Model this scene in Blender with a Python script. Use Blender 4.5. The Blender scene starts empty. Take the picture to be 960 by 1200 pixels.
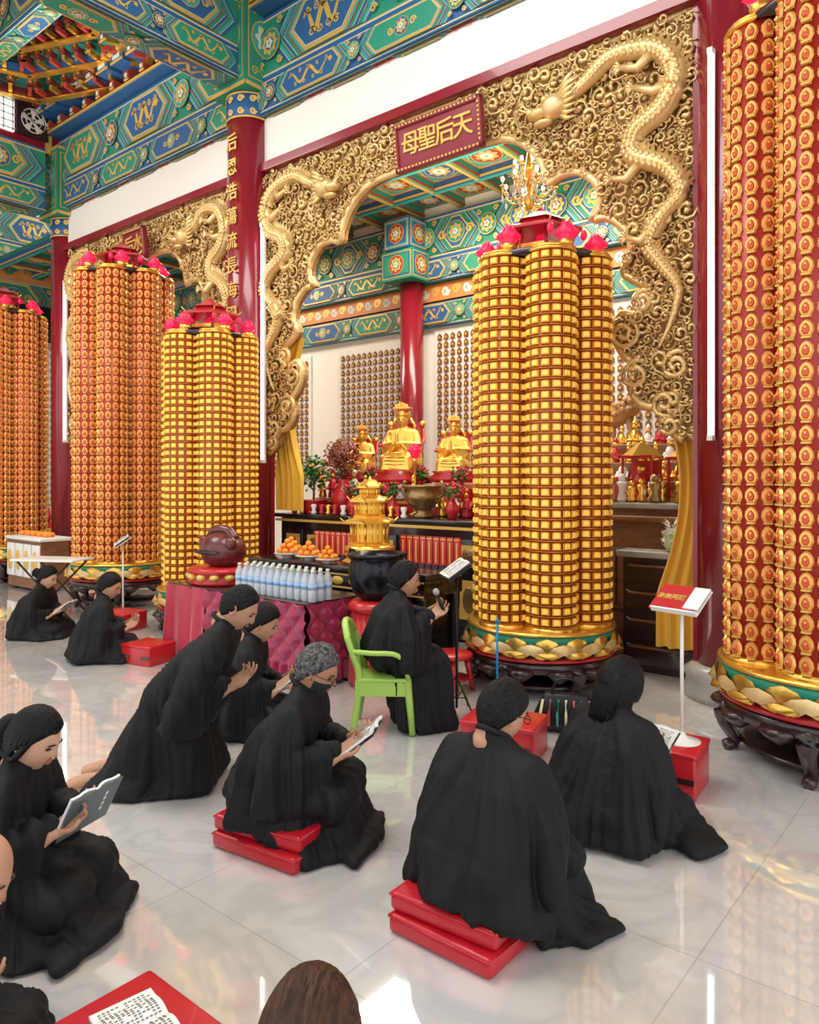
import bpy, bmesh, math, random
from mathutils import Vector, Matrix, noise
random.seed(7)
D=bpy.data; SC=bpy.context.scene
COL=D.collections.new('temple_hall')
pi=math.pi
# ------------------------------------------------------------------ materials
def mat(name,col,rough=.5,metal=0.,emis=None,es=0.,bump=None,var=None,coat=0.,sheen=0.,stretch=None,spec=.5):
    m=D.materials.new(name); m.use_nodes=True
    nt=m.node_tree; N=nt.nodes; L=nt.links; b=N['Principled BSDF']
    b.inputs['Base Color'].default_value=(*col,1); b.inputs['Roughness'].default_value=rough
    b.inputs['Metallic'].default_value=metal
    b.inputs['Coat Weight'].default_value=coat
    b.inputs['Sheen Weight'].default_value=sheen
    b.inputs['Specular IOR Level'].default_value=spec
    if emis: 
        b.inputs['Emission Color'].default_value=(*emis,1); b.inputs['Emission Strength'].default_value=es
    if bump or var:
        tc=N.new('ShaderNodeTexCoord'); mp=N.new('ShaderNodeMapping'); L.new(tc.outputs['Object'],mp.inputs[0])
        if stretch: mp.inputs['Scale'].default_value=stretch
    if var:
        n=N.new('ShaderNodeTexNoise'); n.inputs['Scale'].default_value=var[0]; n.inputs['Detail'].default_value=5
        L.new(mp.outputs[0],n.inputs['Vector'])
        r=N.new('ShaderNodeValToRGB'); r.color_ramp.elements[0].position=.35; r.color_ramp.elements[1].position=.65
        r.color_ramp.elements[0].color=(*col,1); r.color_ramp.elements[1].color=(*var[1],1)
        L.new(n.outputs[0],r.inputs[0]); L.new(r.outputs[0],b.inputs['Base Color'])
    if bump:
        n2=N.new('ShaderNodeTexNoise'); n2.inputs['Scale'].default_value=bump[0]; n2.inputs['Detail'].default_value=4
        L.new(mp.outputs[0],n2.inputs['Vector'])
        bp=N.new('ShaderNodeBump'); bp.inputs['Strength'].default_value=bump[1]; bp.inputs['Distance'].default_value=.02
        L.new(n2.outputs[0],bp.inputs['Height']); L.new(bp.outputs[0],b.inputs['Normal'])
    return m
GOLD=mat('gold_polished',(.87,.52,.10),.28,.85,bump=(30,.1))
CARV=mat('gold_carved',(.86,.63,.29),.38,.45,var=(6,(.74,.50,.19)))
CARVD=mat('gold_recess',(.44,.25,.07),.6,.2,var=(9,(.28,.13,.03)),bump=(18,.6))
RED=mat('lacquer_red',(.25,.010,.022),.25,coat=.4)
REDB=mat('lacquer_bright_red',(.50,.015,.02),.3,coat=.2)
CREAM=mat('cream_plaster',(.86,.81,.73),.6)
GREEN=mat('paint_green',(.02,.26,.16),.5)
BLUE=mat('paint_blue',(.025,.11,.27),.5)
WHITE=mat('paint_white',(.62,.68,.62),.5)
PRED=mat('paint_red',(.38,.045,.03),.5)
PGOLD=mat('paint_gold',(.76,.49,.12),.4,.3)
TURQ=mat('paint_turquoise',(.05,.36,.32),.5)
ORNG=mat('paint_orange',(.70,.25,.07),.5)
DARK=mat('dark_wood',(.03,.012,.012),.3,coat=.4)
WOOD=mat('carved_wood',(.26,.11,.045),.4,var=(5,(.17,.065,.025)),stretch=(1,1,4))
WOODL=mat('light_wood',(.52,.30,.12),.45,var=(7,(.36,.18,.06)),bump=(25,.4))
BLACK=mat('black_lacquer',(.012,.010,.012),.2,coat=.3)
ROBE=mat('black_robe',(.0055,.0055,.007),.7,bump=(70,.10),spec=.32)
SKIN=mat('skin',(.52,.27,.165),.5)
LIP=mat('lips',(.40,.13,.10),.5)
EYE=mat('eye_dark',(.02,.012,.01),.3)
HBLK=mat('hair_black',(.003,.0025,.0025),.5,bump=(14,.5),stretch=(7,7,.7),spec=.22)
HGRY=mat('hair_grey',(.16,.155,.15),.6,bump=(50,.8),var=(70,(.02,.02,.02)),spec=.2)
HDGR=mat('hair_dark_grey',(.016,.014,.013),.6,bump=(50,.8),var=(60,(.004,.004,.004)),spec=.18)
HBRN=mat('hair_brown',(.085,.032,.016),.45,bump=(16,.9),var=(14,(.03,.011,.006)),stretch=(6,2,1),spec=.3)
PAPER=mat('paper',(.82,.80,.76),.7)
INK=mat('ink',(.16,.16,.16),.7)
CUSH=mat('cushion_red_vinyl',(.52,.010,.022),.32,bump=(6,.25),coat=.1)
IVORY=mat('ivory_enamel',(.80,.78,.72),.4)
STEEL=mat('black_steel',(.02,.02,.02),.4,.5)
PLASG=mat('green_plastic',(.40,.62,.12),.35)
YCURT=mat('yellow_curtain',(.80,.46,.03),.6,sheen=.3)
MAG=mat('magenta_satin',(.33,.004,.055),.3,sheen=.3)
SCAR=mat('scarlet_satin',(.70,.03,.03),.35,sheen=.3)
TUBE=mat('led_tube',(1,1,1),.4,emis=(.9,.95,1),es=5)
LOTUS=mat('lotus_lamp',(.80,.01,.07),.3,emis=(1,.01,.08),es=.5)
ORANGE=mat('orange_peel',(.90,.28,.02),.45,bump=(80,.2))
LEAF=mat('leaf_green',(.05,.22,.03),.5)
LEAFM=mat('leaf_maroon',(.20,.02,.03),.5)
FLOW=mat('flower_red',(.60,.02,.06),.5)
BRONZE=mat('bronze',(.35,.24,.10),.35,.8,bump=(25,.4))
IRON=mat('black_iron',(.015,.015,.02),.22,.6,bump=(20,.2))
PET=mat('bottle_plastic',(.78,.84,.90),.08,coat=.4); PET.node_tree.nodes['Principled BSDF'].inputs['Transmission Weight'].default_value=.5
LABEL=mat('bottle_label',(.30,.46,.70),.5)
GREYM=mat('grey_marble',(.42,.40,.36),.3,var=(4,(.30,.28,.26)))
TVB=mat('screen_black',(.012,.013,.016),.1)
YEL=mat('lamp_cell_yellow',(.95,.60,.09),.32,.1,emis=(1,.58,.08),es=.26)
AMB=mat('lamp_cell_frame',(.72,.31,.035),.3,.45)
ORC=mat('lamp_cell_amber',(.86,.46,.13),.3,.45,emis=(1,.4,.05),es=.06)
ORB=mat('tower_crimson_shell',(.38,.018,.012),.35,.1)
GRB=mat('tower_gold_shell',(.27,.042,.008),.35,.2)
ORF=mat('cell_buddha',(.60,.10,.02),.4,.2)
MASK=mat('black_mask',(.015,.015,.02),.8)
GLASSW=mat('window_pane',(.8,.88,.95),.3,emis=(.85,.93,1),es=1.6)
MAROON=mat('wood_fish_maroon',(.11,.012,.014),.35,coat=.3)
STRIPE=mat('stripe_fabric',(.75,.65,.35),.7)
BULB=mat('bulb',(1,.85,.6),.3,emis=(1,.75,.4),es=6)
REDM=mat('board_red',(.24,.02,.03),.4)
BOOKC=mat('book_cover',(.08,.11,.12),.5)

def marble():
    m=D.materials.new('marble_floor'); m.use_nodes=True; nt=m.node_tree; N=nt.nodes; L=nt.links; b=N['Principled BSDF']
    tc=N.new('ShaderNodeTexCoord'); br=N.new('ShaderNodeTexBrick')
    br.offset=0; br.inputs['Scale'].default_value=1; br.inputs['Brick Width'].default_value=.9; br.inputs['Row Height'].default_value=.9
    br.inputs['Mortar Size'].default_value=.003; br.inputs['Color1'].default_value=(.68,.67,.66,1); br.inputs['Color2'].default_value=(.62,.61,.60,1)
    br.inputs['Mortar'].default_value=(.50,.49,.47,1)
    L.new(tc.outputs['Object'],br.inputs['Vector'])
    n=N.new('ShaderNodeTexNoise'); n.inputs['Scale'].default_value=1.5; n.inputs['Detail'].default_value=10; n.inputs['Distortion'].default_value=1.8
    L.new(tc.outputs['Object'],n.inputs['Vector'])
    r=N.new('ShaderNodeValToRGB'); e=r.color_ramp.elements
    e[0].position=.42; e[0].color=(1,1,1,1); e[1].position=.50; e[1].color=(.87,.88,.89,1)
    x=r.color_ramp.elements.new(.58); x.color=(1,.99,.97,1)
    L.new(n.outputs[0],r.inputs[0])
    mx=N.new('ShaderNodeMix'); mx.data_type='RGBA'; mx.blend_type='MULTIPLY'; mx.inputs[0].default_value=1
    L.new(br.outputs[0],mx.inputs[6]); L.new(r.outputs[0],mx.inputs[7])
    n2=N.new('ShaderNodeTexNoise'); n2.inputs['Scale'].default_value=1.1; n2.inputs['Detail'].default_value=3
    L.new(tc.outputs['Object'],n2.inputs['Vector'])
    r2=N.new('ShaderNodeValToRGB'); r2.color_ramp.elements[0].position=.45; r2.color_ramp.elements[0].color=(1,1,1,1)
    r2.color_ramp.elements[1].position=.72; r2.color_ramp.elements[1].color=(1,.91,.80,1)
    L.new(n2.outputs[0],r2.inputs[0])
    m2=N.new('ShaderNodeMix'); m2.data_type='RGBA'; m2.blend_type='MULTIPLY'; m2.inputs[0].default_value=1
    L.new(mx.outputs[2],m2.inputs[6]); L.new(r2.outputs[0],m2.inputs[7]); L.new(m2.outputs[2],b.inputs['Base Color'])
    b.inputs['Roughness'].default_value=.05; b.inputs['Specular IOR Level'].default_value=1.0
    b.inputs['Coat Weight'].default_value=1.0; b.inputs['Coat Roughness'].default_value=.03; b.inputs['Coat IOR'].default_value=1.7
    return m
MARB=marble()

# ------------------------------------------------------------------ mesh builder
def lerp(a,b,t): return a+(b-a)*t
def lathe_faces(n,m,closed=True):
    fs=[]
    for j in range(m-1):
        for i in range(n):
            a=j*n+i; b=j*n+(i+1)%n
            fs.append((a,b,b+n,a+n))
    return fs
class MB:
    def __init__(s): s.v=[]; s.f=[]; s.m=[]; s.s=[]
    def add(s,vs,fs,mi=0,sm=False,M=None):
        o=len(s.v)
        if M is not None: vs=[M@Vector(v) for v in vs]
        s.v+=[tuple(v) for v in vs]
        for f in fs: s.f.append(tuple(i+o for i in f)); s.m.append(mi); s.s.append(sm)
    def box(s,c,d,mi=0,rz=0,M=None):
        x,y,z=d[0]/2,d[1]/2,d[2]/2
        vs=[(-x,-y,-z),(x,-y,-z),(x,y,-z),(-x,y,-z),(-x,-y,z),(x,-y,z),(x,y,z),(-x,y,z)]
        T=Matrix.Translation(c)@Matrix.Rotation(rz,4,'Z')
        if M is not None: T=M@T
        s.add(vs,[(0,3,2,1),(4,5,6,7),(0,1,5,4),(1,2,6,5),(2,3,7,6),(3,0,4,7)],mi,False,T)
    def rbox(s,c,d,r=.02,mi=0,rz=0,seg=3,M=None):
        bm=bmesh.new(); bmesh.ops.create_cube(bm,size=1)
        bmesh.ops.scale(bm,vec=d,verts=bm.verts)
        bmesh.ops.bevel(bm,geom=bm.edges[:],offset=r,segments=seg,profile=.5,affect='EDGES')
        bm.verts.index_update()
        T=Matrix.Translation(c)@Matrix.Rotation(rz,4,'Z')
        if M is not None: T=M@T
        s.add([v.co.copy() for v in bm.verts],[tuple(v.index for v in f.verts) for f in bm.faces],mi,True,T); bm.free()
    def lathe(s,prof,c=(0,0,0),n=24,mi=0,sm=True,sx=1,sy=1,M=None,wob=None):
        vs=[]
        for r,z in prof:
            for i in range(n):
                a=2*pi*i/n; rr=r
                if wob: rr=r*(1+wob[1]*math.cos(wob[0]*a))
                vs.append((c[0]+rr*sx*math.cos(a),c[1]+rr*sy*math.sin(a),c[2]+z))
        fs=lathe_faces(n,len(prof))
        fs.append(tuple(reversed(range(n)))); k=(len(prof)-1)*n; fs.append(tuple(range(k,k+n)))
        s.add(vs,fs,mi,sm,M)
    def tube(s,pts,r,n=6,mi=0,sm=True,M=None):
        pts=[Vector(p) for p in pts]; k=len(pts); vs=[]
        up=Vector((0,0,1))
        for i,p in enumerate(pts):
            t=(pts[min(i+1,k-1)]-pts[max(i-1,0)])
            if t.length<1e-7: t=Vector((0,0,1))
            t.normalize()
            u=up if abs(t.dot(up))<.95 else Vector((0,1,0))
            a=t.cross(u).normalized(); b=a.cross(t).normalized()
            rr=r[min(i,len(r)-1)] if isinstance(r,(list,tuple)) else r
            for j in range(n):
                q=2*pi*j/n; vs.append(p+a*rr*math.cos(q)+b*rr*math.sin(q))
        fs=lathe_faces(n,k)
        fs.append(tuple(reversed(range(n)))); fs.append(tuple(range((k-1)*n,k*n)))
        s.add(vs,fs,mi,sm,M)
    def ell(s,c,r,mi=0,n=12,m=8,M=None,sm=True):
        prof=[(math.sin(pi*j/m),-math.cos(pi*j/m)) for j in range(m+1)]
        prof[0]=(.02,-1); prof[-1]=(.02,1)
        T=Matrix.Translation(c)@Matrix.Diagonal((r[0],r[1],r[2],1))
        if M is not None: T=M@T
        s.lathe(prof,(0,0,0),n,mi,sm,M=T)
    def prism(s,poly,y0,y1,mi=0,M=None):
        n=len(poly); vs=[(x,y0,z) for x,z in poly]+[(x,y1,z) for x,z in poly]
        fs=[tuple(range(n)),tuple(range(2*n-1,n-1,-1))]+[(i,i+n,(i+1)%n+n,(i+1)%n) for i in range(n)]
        s.add(vs,fs,mi,False,M)
    def hull(s,sph,mi=0,M=None,sub=2):
        v,f=hull(sph,sub); s.add(v,f,mi,True,M)
    def mesh(s,name,mats):
        me=D.meshes.new(name); me.from_pydata(s.v,[],s.f)
        for m in mats: me.materials.append(m)
        me.polygons.foreach_set('material_index',s.m); me.polygons.foreach_set('use_smooth',s.s); me.update()
        return me
    def obj(s,name,mats,parent=None,loc=(0,0,0),rz=0):
        return link(name,s.mesh(name,mats),parent,loc,rz)
def link(name,me,parent=None,loc=(0,0,0),rz=0):
    o=D.objects.new(name,me); COL.objects.link(o); o.location=loc; o.rotation_euler=(0,0,rz)
    if parent: o.parent=parent
    return o
def empty(name,loc=(0,0,0),rz=0):
    return link(name,None,None,loc,rz)
_ico={}
def ico(sub):
    if sub not in _ico:
        bm=bmesh.new(); bmesh.ops.create_icosphere(bm,subdivisions=sub,radius=1); _ico[sub]=[v.co.copy() for v in bm.verts]; bm.free()
    return _ico[sub]
def hull(sph,sub=2):
    bm=bmesh.new()
    for x,y,z,r in sph:
        c=Vector((x,y,z))
        for d in ico(sub): bm.verts.new(c+d*r)
    res=bmesh.ops.convex_hull(bm,input=bm.verts[:])
    dele=[g for g in set(res['geom_interior']+res['geom_unused']) if isinstance(g,bmesh.types.BMVert)]
    bmesh.ops.delete(bm,geom=dele,context='VERTS')
    bm.verts.index_update()
    v=[q.co.copy() for q in bm.verts]; f=[tuple(q.index for q in k.verts) for k in bm.faces]; bm.free()
    return v,f
def remesh(mb,name,vox,smooth,mats):
    me=mb.mesh(name+'_tmp',[]); o=D.objects.new(name+'_tmp',me); SC.collection.objects.link(o)
    a=o.modifiers.new('r','REMESH'); a.mode='VOXEL'; a.voxel_size=vox
    if smooth:
        b=o.modifiers.new('s','SMOOTH'); b.factor=.5; b.iterations=smooth
    dg=bpy.context.evaluated_depsgraph_get(); dg.update()
    r=D.meshes.new_from_object(o.evaluated_get(dg)); r.name=name
    D.objects.remove(o); D.meshes.remove(me)
    r.materials.clear()
    for m in mats: r.materials.append(m)
    n=len(r.polygons); r.polygons.foreach_set('use_smooth',[True]*n); r.polygons.foreach_set('material_index',[0]*n); r.update()
    return r
def text(name,s,loc,rot,size,m,parent=None,ext=.008):
    c=D.curves.new(name,'FONT'); c.body=s; c.size=size; c.extrude=ext; c.align_x='CENTER'; c.align_y='CENTER'; c.offset=size*.010
    c.materials.append(m); o=link(name,c,parent,loc); o.rotation_euler=rot; return o

# ------------------------------------------------------------------ painted ornament
PAL=[GREEN,BLUE,WHITE,PRED,PGOLD,TURQ,ORNG]
class Dec:
    def __init__(s,mb,O,A,N,U=(0,0,1)):
        s.mb=mb; s.O=Vector(O); s.A=Vector(A); s.N=Vector(N); s.U=Vector(U)
    def poly(s,p,l,mi):
        O=s.O+s.N*(.003*l); A=s.A; U=s.U
        k=len(s.mb.v)
        for a,b in p: s.mb.v.append((O.x+A.x*a+U.x*b,O.y+A.y*a+U.y*b,O.z+A.z*a+U.z*b))
        s.mb.f.append(tuple(range(k,k+len(p)))); s.mb.m.append(mi); s.mb.s.append(False)
    def rect(s,a0,a1,b0,b1,l,mi): s.poly([(a0,b0),(a1,b0),(a1,b1),(a0,b1)],l,mi)
    def circ(s,a,b,r,l,mi,n=14,pet=0,amp=0): s.poly([(a+r*(1+amp*math.cos(pet*2*pi*i/n))*math.cos(2*pi*i/n),b+r*(1+amp*math.cos(pet*2*pi*i/n))*math.sin(2*pi*i/n)) for i in range(n)],l,mi)
    def rib(s,pts,w,l,mi):
        n=len(pts)
        L=[];R=[]
        for i,(a,b) in enumerate(pts):
            a0,b0=pts[max(i-1,0)]; a1,b1=pts[min(i+1,n-1)]
            dx,dy=a1-a0,b1-b0; q=math.hypot(dx,dy) or 1; ww=w[i] if isinstance(w,list) else w
            L.append((a-dy/q*ww,b+dx/q*ww)); R.append((a+dy/q*ww,b-dx/q*ww))
        for i in range(n-1): s.poly([R[i],R[i+1],L[i+1],L[i]],l,mi)
    def spiral(s,a,b,r,l,mi,d=1,w=.2,t0=0,turns=1.3,k=9):
        p=[]
        for i in range(k):
            t=i/(k-1); q=t0+d*t*turns*2*pi; p.append((a+r*(1-.8*t)*math.cos(q),b+r*(1-.8*t)*math.sin(q)))
        s.rib(p,r*w*.7,l,mi)
    def rosette(s,a,b,r,l=1,cols=(2,3,4,0)):
        s.circ(a,b,r,l,cols[0],16); s.circ(a,b,r*.93,l+1,cols[1],16)
        s.circ(a,b,r*.68,l+2,cols[2],32,8,.16); s.circ(a,b,r*.42,l+3,cols[3],14); s.circ(a,b,r*.32,l+4,2,20,5,.2); s.circ(a,b,r*.14,l+5,4,8)
    def dragon(s,c,b,hl,hh,l,mi=4):
        p=[];w=[]; n=30
        for i in range(n):
            t=i/(n-1); p.append((c+hl*(-.85+1.7*t),b+hh*.55*math.sin(t*4.6*pi+.5)*(1-.2*t)))
            w.append(hh*(.05+.11*math.sin(pi*min(1,t*1.05))))
        s.rib(p,w,l,mi); s.circ(p[-1][0],p[-1][1],hh*.24,l+1,mi,14,5,.3)
        for k in range(9):
            q=p[1+k*3]; sg=1 if k%2 else -1
            s.spiral(q[0]+hh*.2,b-sg*hh*.55,hh*.22,l,mi,sg,.28,k)
    def hexa(s,c,b,hl,hh,l,mi,pt=.8):
        s.poly([(c-hl,b),(c-hl+hh*pt,b+hh),(c+hl-hh*pt,b+hh),(c+hl,b),(c+hl-hh*pt,b-hh),(c-hl+hh*pt,b-hh)],l,mi)
    def strip(s,L,h,seg=2.4,seed=0,base=0):
        s.rect(0,L,0,h,1,base)
        for (b0,b1,c) in ((0,.05,1),(.05,.065,2),(.065,.085,4),(.915,.935,4),(.935,.95,2),(.95,1,1)): s.rect(0,L,b0*h,b1*h,2,c)
        n=max(1,round(L/(seg*h))); q=L/n
        for i in range(n):
            c=(i+.5)*q; hb=h*.40
            sch=[(1,5,0),(0,5,1),(1,0,5),(0,1,5)][(i+seed)%4]
            hl=q*.5; st=[(.0,1),(.07*h,2),(.085*h,5),(.15*h,0),(.20*h,4),(.215*h,1),(.28*h,2),(.295*h,0),(.37*h,3),(.40*h,5),(.46*h,4)]
            for k,(o,cc) in enumerate(st):
                if hl-.1*h-o>hb: s.hexa(c,h/2,hl-.02*h-o,hb,3+k,cc)
            pl=hl-.52*h
            if pl<hb: pl=hb*1.02
            s.hexa(c,h/2,pl,hb*.9,14,4); s.hexa(c,h/2,pl-.03*h,hb*.85,15,2); s.hexa(c,h/2,pl-.045*h,hb*.82,16,sch[0])
            if q>h*2 and i%3!=2: s.dragon(c,h/2,pl-.2*h,hb*.8,17)
            else:
                s.rosette(c,h/2,hb*.62,17,(4,sch[1],4,sch[2]))
                for sg in (-1,1):
                    s.spiral(c+sg*hb*.95,h/2,hb*.3,17,4,sg,.3); 
        for i in range(n+1):
            a=min(max(i*q,.0),L)
            if .3*h<a<L-.3*h: 
                s.rosette(a,h/2,h*.24,15,(4,(0,1,5)[i%3],4,(1,3,0)[i%3]))
                for sg in(-1,1):
                    for sh in(-1,1): s.spiral(a+sg*h*.22,h/2+sh*h*.3,h*.07,13,4,sg*sh,.35)
def beam(name,p0,p1,z0,z1,th,seg=2.4,seed=0,sides=(1,-1),bottom=True,core=GREEN):
    mb=MB(); p0=Vector((*p0,0)); p1=Vector((*p1,0)); A=(p1-p0); L=A.length; A.normalize(); Nn=Vector((A.y,-A.x,0))
    c=(p0+p1)/2; M=Matrix.Translation((c.x,c.y,(z0+z1)/2))@Matrix.Rotation(math.atan2(A.y,A.x),4,'Z')
    mb.box((0,0,0),(L,th,z1-z0),0,M=M)
    h=z1-z0
    for sd in sides:
        O=(p0 if sd>0 else p1)+Nn*sd*(th/2)+Vector((0,0,z0))
        if h>.9:
            Dec(mb,O,A*sd,Nn*sd).strip(L,h*.34,3.4,seed+1,1)
            Dec(mb,O+Vector((0,0,h*.34)),A*sd,Nn*sd).strip(L,h*.66,seg,seed)
        else: Dec(mb,O,A*sd,Nn*sd).strip(L,h,seg,seed)
    if bottom:
        Dec(mb,p0-Nn*(th/2)+Vector((0,0,z0)),A,(0,0,-1),Nn).strip(L,th,3.0,seed+1)
    return mb.obj(name,PAL)

# ------------------------------------------------------------------ room shell
YW=6.1; CX=-7.50; CY=5.98
mb=MB(); mb.box((-6,3,-.05),(26,16,.1)); mb.obj('floor',[MARB])
def coffers(name,x0,y0,nx,ny,z,p,rib=.15,dp=.2):
    mb=MB(); P=2*p
    mb.box((p,p,.06),(P,P,.1),0)
    for i in range(2):
        x=i*p; mb.box((x,p,-dp/2),(rib,P,dp),0); mb.box((x,p,-dp-.01),(rib*.5,P,.02),4)
        mb.box((p,x,-dp/2+.002),(P,rib,dp),1); mb.box((p,x,-dp-.012),(P,rib*.5,.02),5)
        for s in(-1,1): mb.box((x+s*rib*.5,p,-dp+.02),(.02,P,.03),3); mb.box((p,x+s*rib*.5,-dp+.022),(P,.02,.03),4)
    for i in range(2):
        for j in range(2):
            a=i*p+rib/2; b=j*p+rib/2; w=p-rib
            d=Dec(mb,(a,b,0),(1,0,0),(0,0,-1),(0,1,0)); k=(i+j)%2
            d.rect(0,w,0,w,2,(3,6)[k]); d.rect(.05*w,.95*w,.05*w,.95*w,3,4); d.rect(.07*w,.93*w,.07*w,.93*w,4,(0,5)[k])
            d.circ(w/2,w/2,w*.42,5,4,8); d.circ(w/2,w/2,w*.39,6,(1,0)[k],8)
            d.rosette(w/2,w/2,w*.32,7,(4,(1,3)[k],4,2))
            for cx in(.14,.86):
                for cy in(.14,.86): d.spiral(w*cx,w*cy,w*.06,7,4)
    o=mb.obj(name,PAL,None,(x0,y0,z))
    for n_,v in ((nx,(P,0,0)),(ny,(0,P,0))):
        a=o.modifiers.new('arr','ARRAY'); a.use_relative_offset=False; a.use_constant_offset=True; a.constant_offset_displace=v; a.count=n_
    return o
coffers('ceiling',-16,-3.2,10,5,8.55,1.0)
coffers('ceiling_shrine',-16,YW+.2,13,2,5.95,.78,.10,.12)
mb=MB(); cx,cy=-10.0,3.6
for k in range(5):
    R=2.25-.33*k; z=7.55+.19*k
    for i in range(8):
        a=2*pi*(i+.5)/8; L=2*R*math.tan(pi/8)
        M=Matrix.Translation((cx+R*math.cos(a),cy+R*math.sin(a),z))@Matrix.Rotation(a,4,'Z')
        mb.box((0,0,0),(.1,L,.14),k%2,M=M); mb.box((-.03,0,-.08),(.1,L,.025),2,M=M)
        for q in range(7):
            yy=L*(-.42+.14*q); mb.box((-.14,yy,-.02),(.2,.05,.07),2 if q%2 else 3,M=M); mb.box((-.22,yy,.06),(.12,.10,.05),0,M=M)
            mb.ell((-.25,yy,.1),(.04,.04,.06),2,6,4,M=M)
mb.lathe([(.1,0),(.6,.05),(.75,.1),(.6,.12)],(cx,cy,8.35),24,2)
mb.obj('ceiling_caisson',[MAROON,BLUE,GOLD,PRED])
mb=MB(); mb.box((-4.25,YW+.02,5.83),(16.5,.24,.60),0); mb.box((-4.25,YW-.02,5.49),(16.5,.3,.1),1); mb.box((-4.25,YW-.11,6.12),(16.5,.02,.03),1)
mb.obj('wall_lintel',[CREAM,RED])
beam('beam_shrine_front',(-12.5,YW),(4,YW),6.13,7.28,.34,2.3,1)
mb=MB(); mb.box((-4.25,YW+.05,7.9),(16.5,.2,1.3),0)
x=-12.3
while x<3.9:
    for t,(w,dpt) in enumerate(((.10,.25),(.30,.4),(.16,.6),(.42,.75))):
        mb.box((x,YW-.15-dpt/2,7.42+t*.20),(w,dpt,.13),(3,1,0,5)[t]); mb.box((x,YW-.15-dpt,7.42+t*.20-.05),(w*1.02,.02,.03),4)
        mb.box((x,YW-.16-dpt,7.42+t*.20+.01),(w*.6,.01,.05),2)
        if t%2:
            for s in(-1,0,1): mb.box((x+s*w*.42,YW-.15-dpt,7.42+t*.2+.1),(.1,.12,.08),4 if s else 3)
    x+=.40
mb.box((-4.25,YW-.22,7.33),(16.5,.3,.06),1); mb.box((-4.25,YW-.38,7.33),(16.5,.02,.03),4); mb.box((-4.25,YW-.85,8.22),(16.5,.16,.2),5)
mb.obj('bracket_frieze',PAL)
beam('beam_hall_inner',(-12.5,4.55),(4,4.55),7.75,8.35,.3,3,5)
for i,x in enumerate((-12.45,CX,-1.75)):
    beam('beam_cross',(x,-3),(x,CY-.34),(6.0 if i==0 else 6.5),(7.0 if i==0 else 7.45),.40,2.2,i+2)
    beam('beam_cross_upper',(x,-3),(x,YW-.9),(7.85),8.3,.3,2.6,i+3)
def column(x,y,ztop=6.4,r=.27,txt=None,base=True,cap=True):
    e=empty('column',(x,y,0)); mb=MB()
    mb.lathe([(r*1.35,0),(r*1.4,.06),(r*1.3,.14),(r*1.4,.2),(r*1.1,.26)],(0,0,0),28,1)
    mb.lathe([(r,.24),(r,ztop)],(0,0,0),36,0)
    if cap:
        mb.lathe([(r+.01,ztop-.32),(r+.015,ztop-.30),(r+.01,ztop-.02)],(0,0,0),36,3); 
        for q in(ztop-.32,ztop-.03): mb.lathe([(r+.02,q),(r+.02,q+.02)],(0,0,0),36,4)
        for i in range(12):
            a=2*pi*i/12; d=Dec(mb,((r+.012)*math.cos(a),(r+.012)*math.sin(a),ztop-.17),(-math.sin(a),math.cos(a),0),(math.cos(a),math.sin(a),0)); d.spiral(0,.07,.045,3,4,1,.4); d.spiral(0,-.07,.045,3,4,-1,.4)
    mb.obj('shaft',[RED,GREYM,GREEN,BLUE,PGOLD],e)
    if cap:
        m2=MB(); w=.64; m2.box((0,0,ztop+.55),(w,w,1.1),0)
        for N_,A_ in (((0,-1,0),(1,0,0)),((1,0,0),(0,1,0)),((-1,0,0),(0,-1,0)),((0,1,0),(-1,0,0))):
            O=Vector(N_)*w/2-Vector(A_)*w/2+Vector((0,0,ztop)); d=Dec(m2,O,A_,N_)
            d.rect(0,w,0,1.1,1,0); d.rect(0,w,0,.05,2,4); d.rect(0,w,1.05,1.1,2,4); d.rect(.04,w-.04,.1,1.0,2,4); d.rect(.055,w-.055,.115,.985,3,0)
            d.rosette(w/2,.62,.24,4,(4,5,2,0)); d.rosette(w/2,.25,.1,4,(4,0,4,1)); 
            for sx in(.14,w-.14):
                for sz in(.2,.92): d.spiral(sx,sz,.06,4,4)
        m2.obj('capital',PAL,e)
    if txt:
        for i,ch in enumerate(txt):
            text('character_%d'%i,ch,(.0,-r-.006,ztop-.62-i*.30),(pi/2,0,0),.22,PGOLD,e,.004)
    return e
column(-12.45,YW,6.0,.25); column(CX,CY,6.4,.27,'后恩浩蕩流長海國安瀾利'); column(-1.75,YW,6.4,.27); column(4,YW,6.4,.27)
column(CX,-.6); column(-12.45,-.6); column(-1.75,-1.6)
column(-7.36,9.02,4.70,.18,None,cap=False)
mb=MB()
for z0_,w_,h_,b_ in ((-.22,.6,.44,0),(.24,.5,.46,1)):
    mb.box((0,0,z0_+h_/2),(w_,.42,h_),b_)
    for N_,A_,ww in (((0,-1,0),(1,0,0),w_),((1,0,0),(0,1,0),.42)):
        O=Vector(N_)*((.21) if N_[1] else w_/2)-Vector(A_)*ww/2+Vector((0,0,z0_)); d=Dec(mb,O,A_,N_)
        d.rect(.02,ww-.02,.03,h_-.03,1,4); d.rect(.035,ww-.035,.045,h_-.045,2,5 if b_ else 1); d.rect(.06,ww-.06,.07,h_-.07,3,b_); d.rosette(ww/2,h_/2,.15,4,(4,3,4,0))
mb.obj('column_bracket',PAL,None,(-7.36,8.86,4.92))
def tube_light(x,y,z0,z1):
    mb=MB(); mb.tube([(0,0,z0),(0,0,z1)],.016,10,0); mb.box((0,.03,(z0+z1)/2),(.05,.03,z1-z0+.04),1)
    for z in(z0,z1): mb.box((0,0,z),(.04,.04,.04),1)
    mb.obj('tube_light',[TUBE,IVORY],None,(x,y,0))
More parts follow.
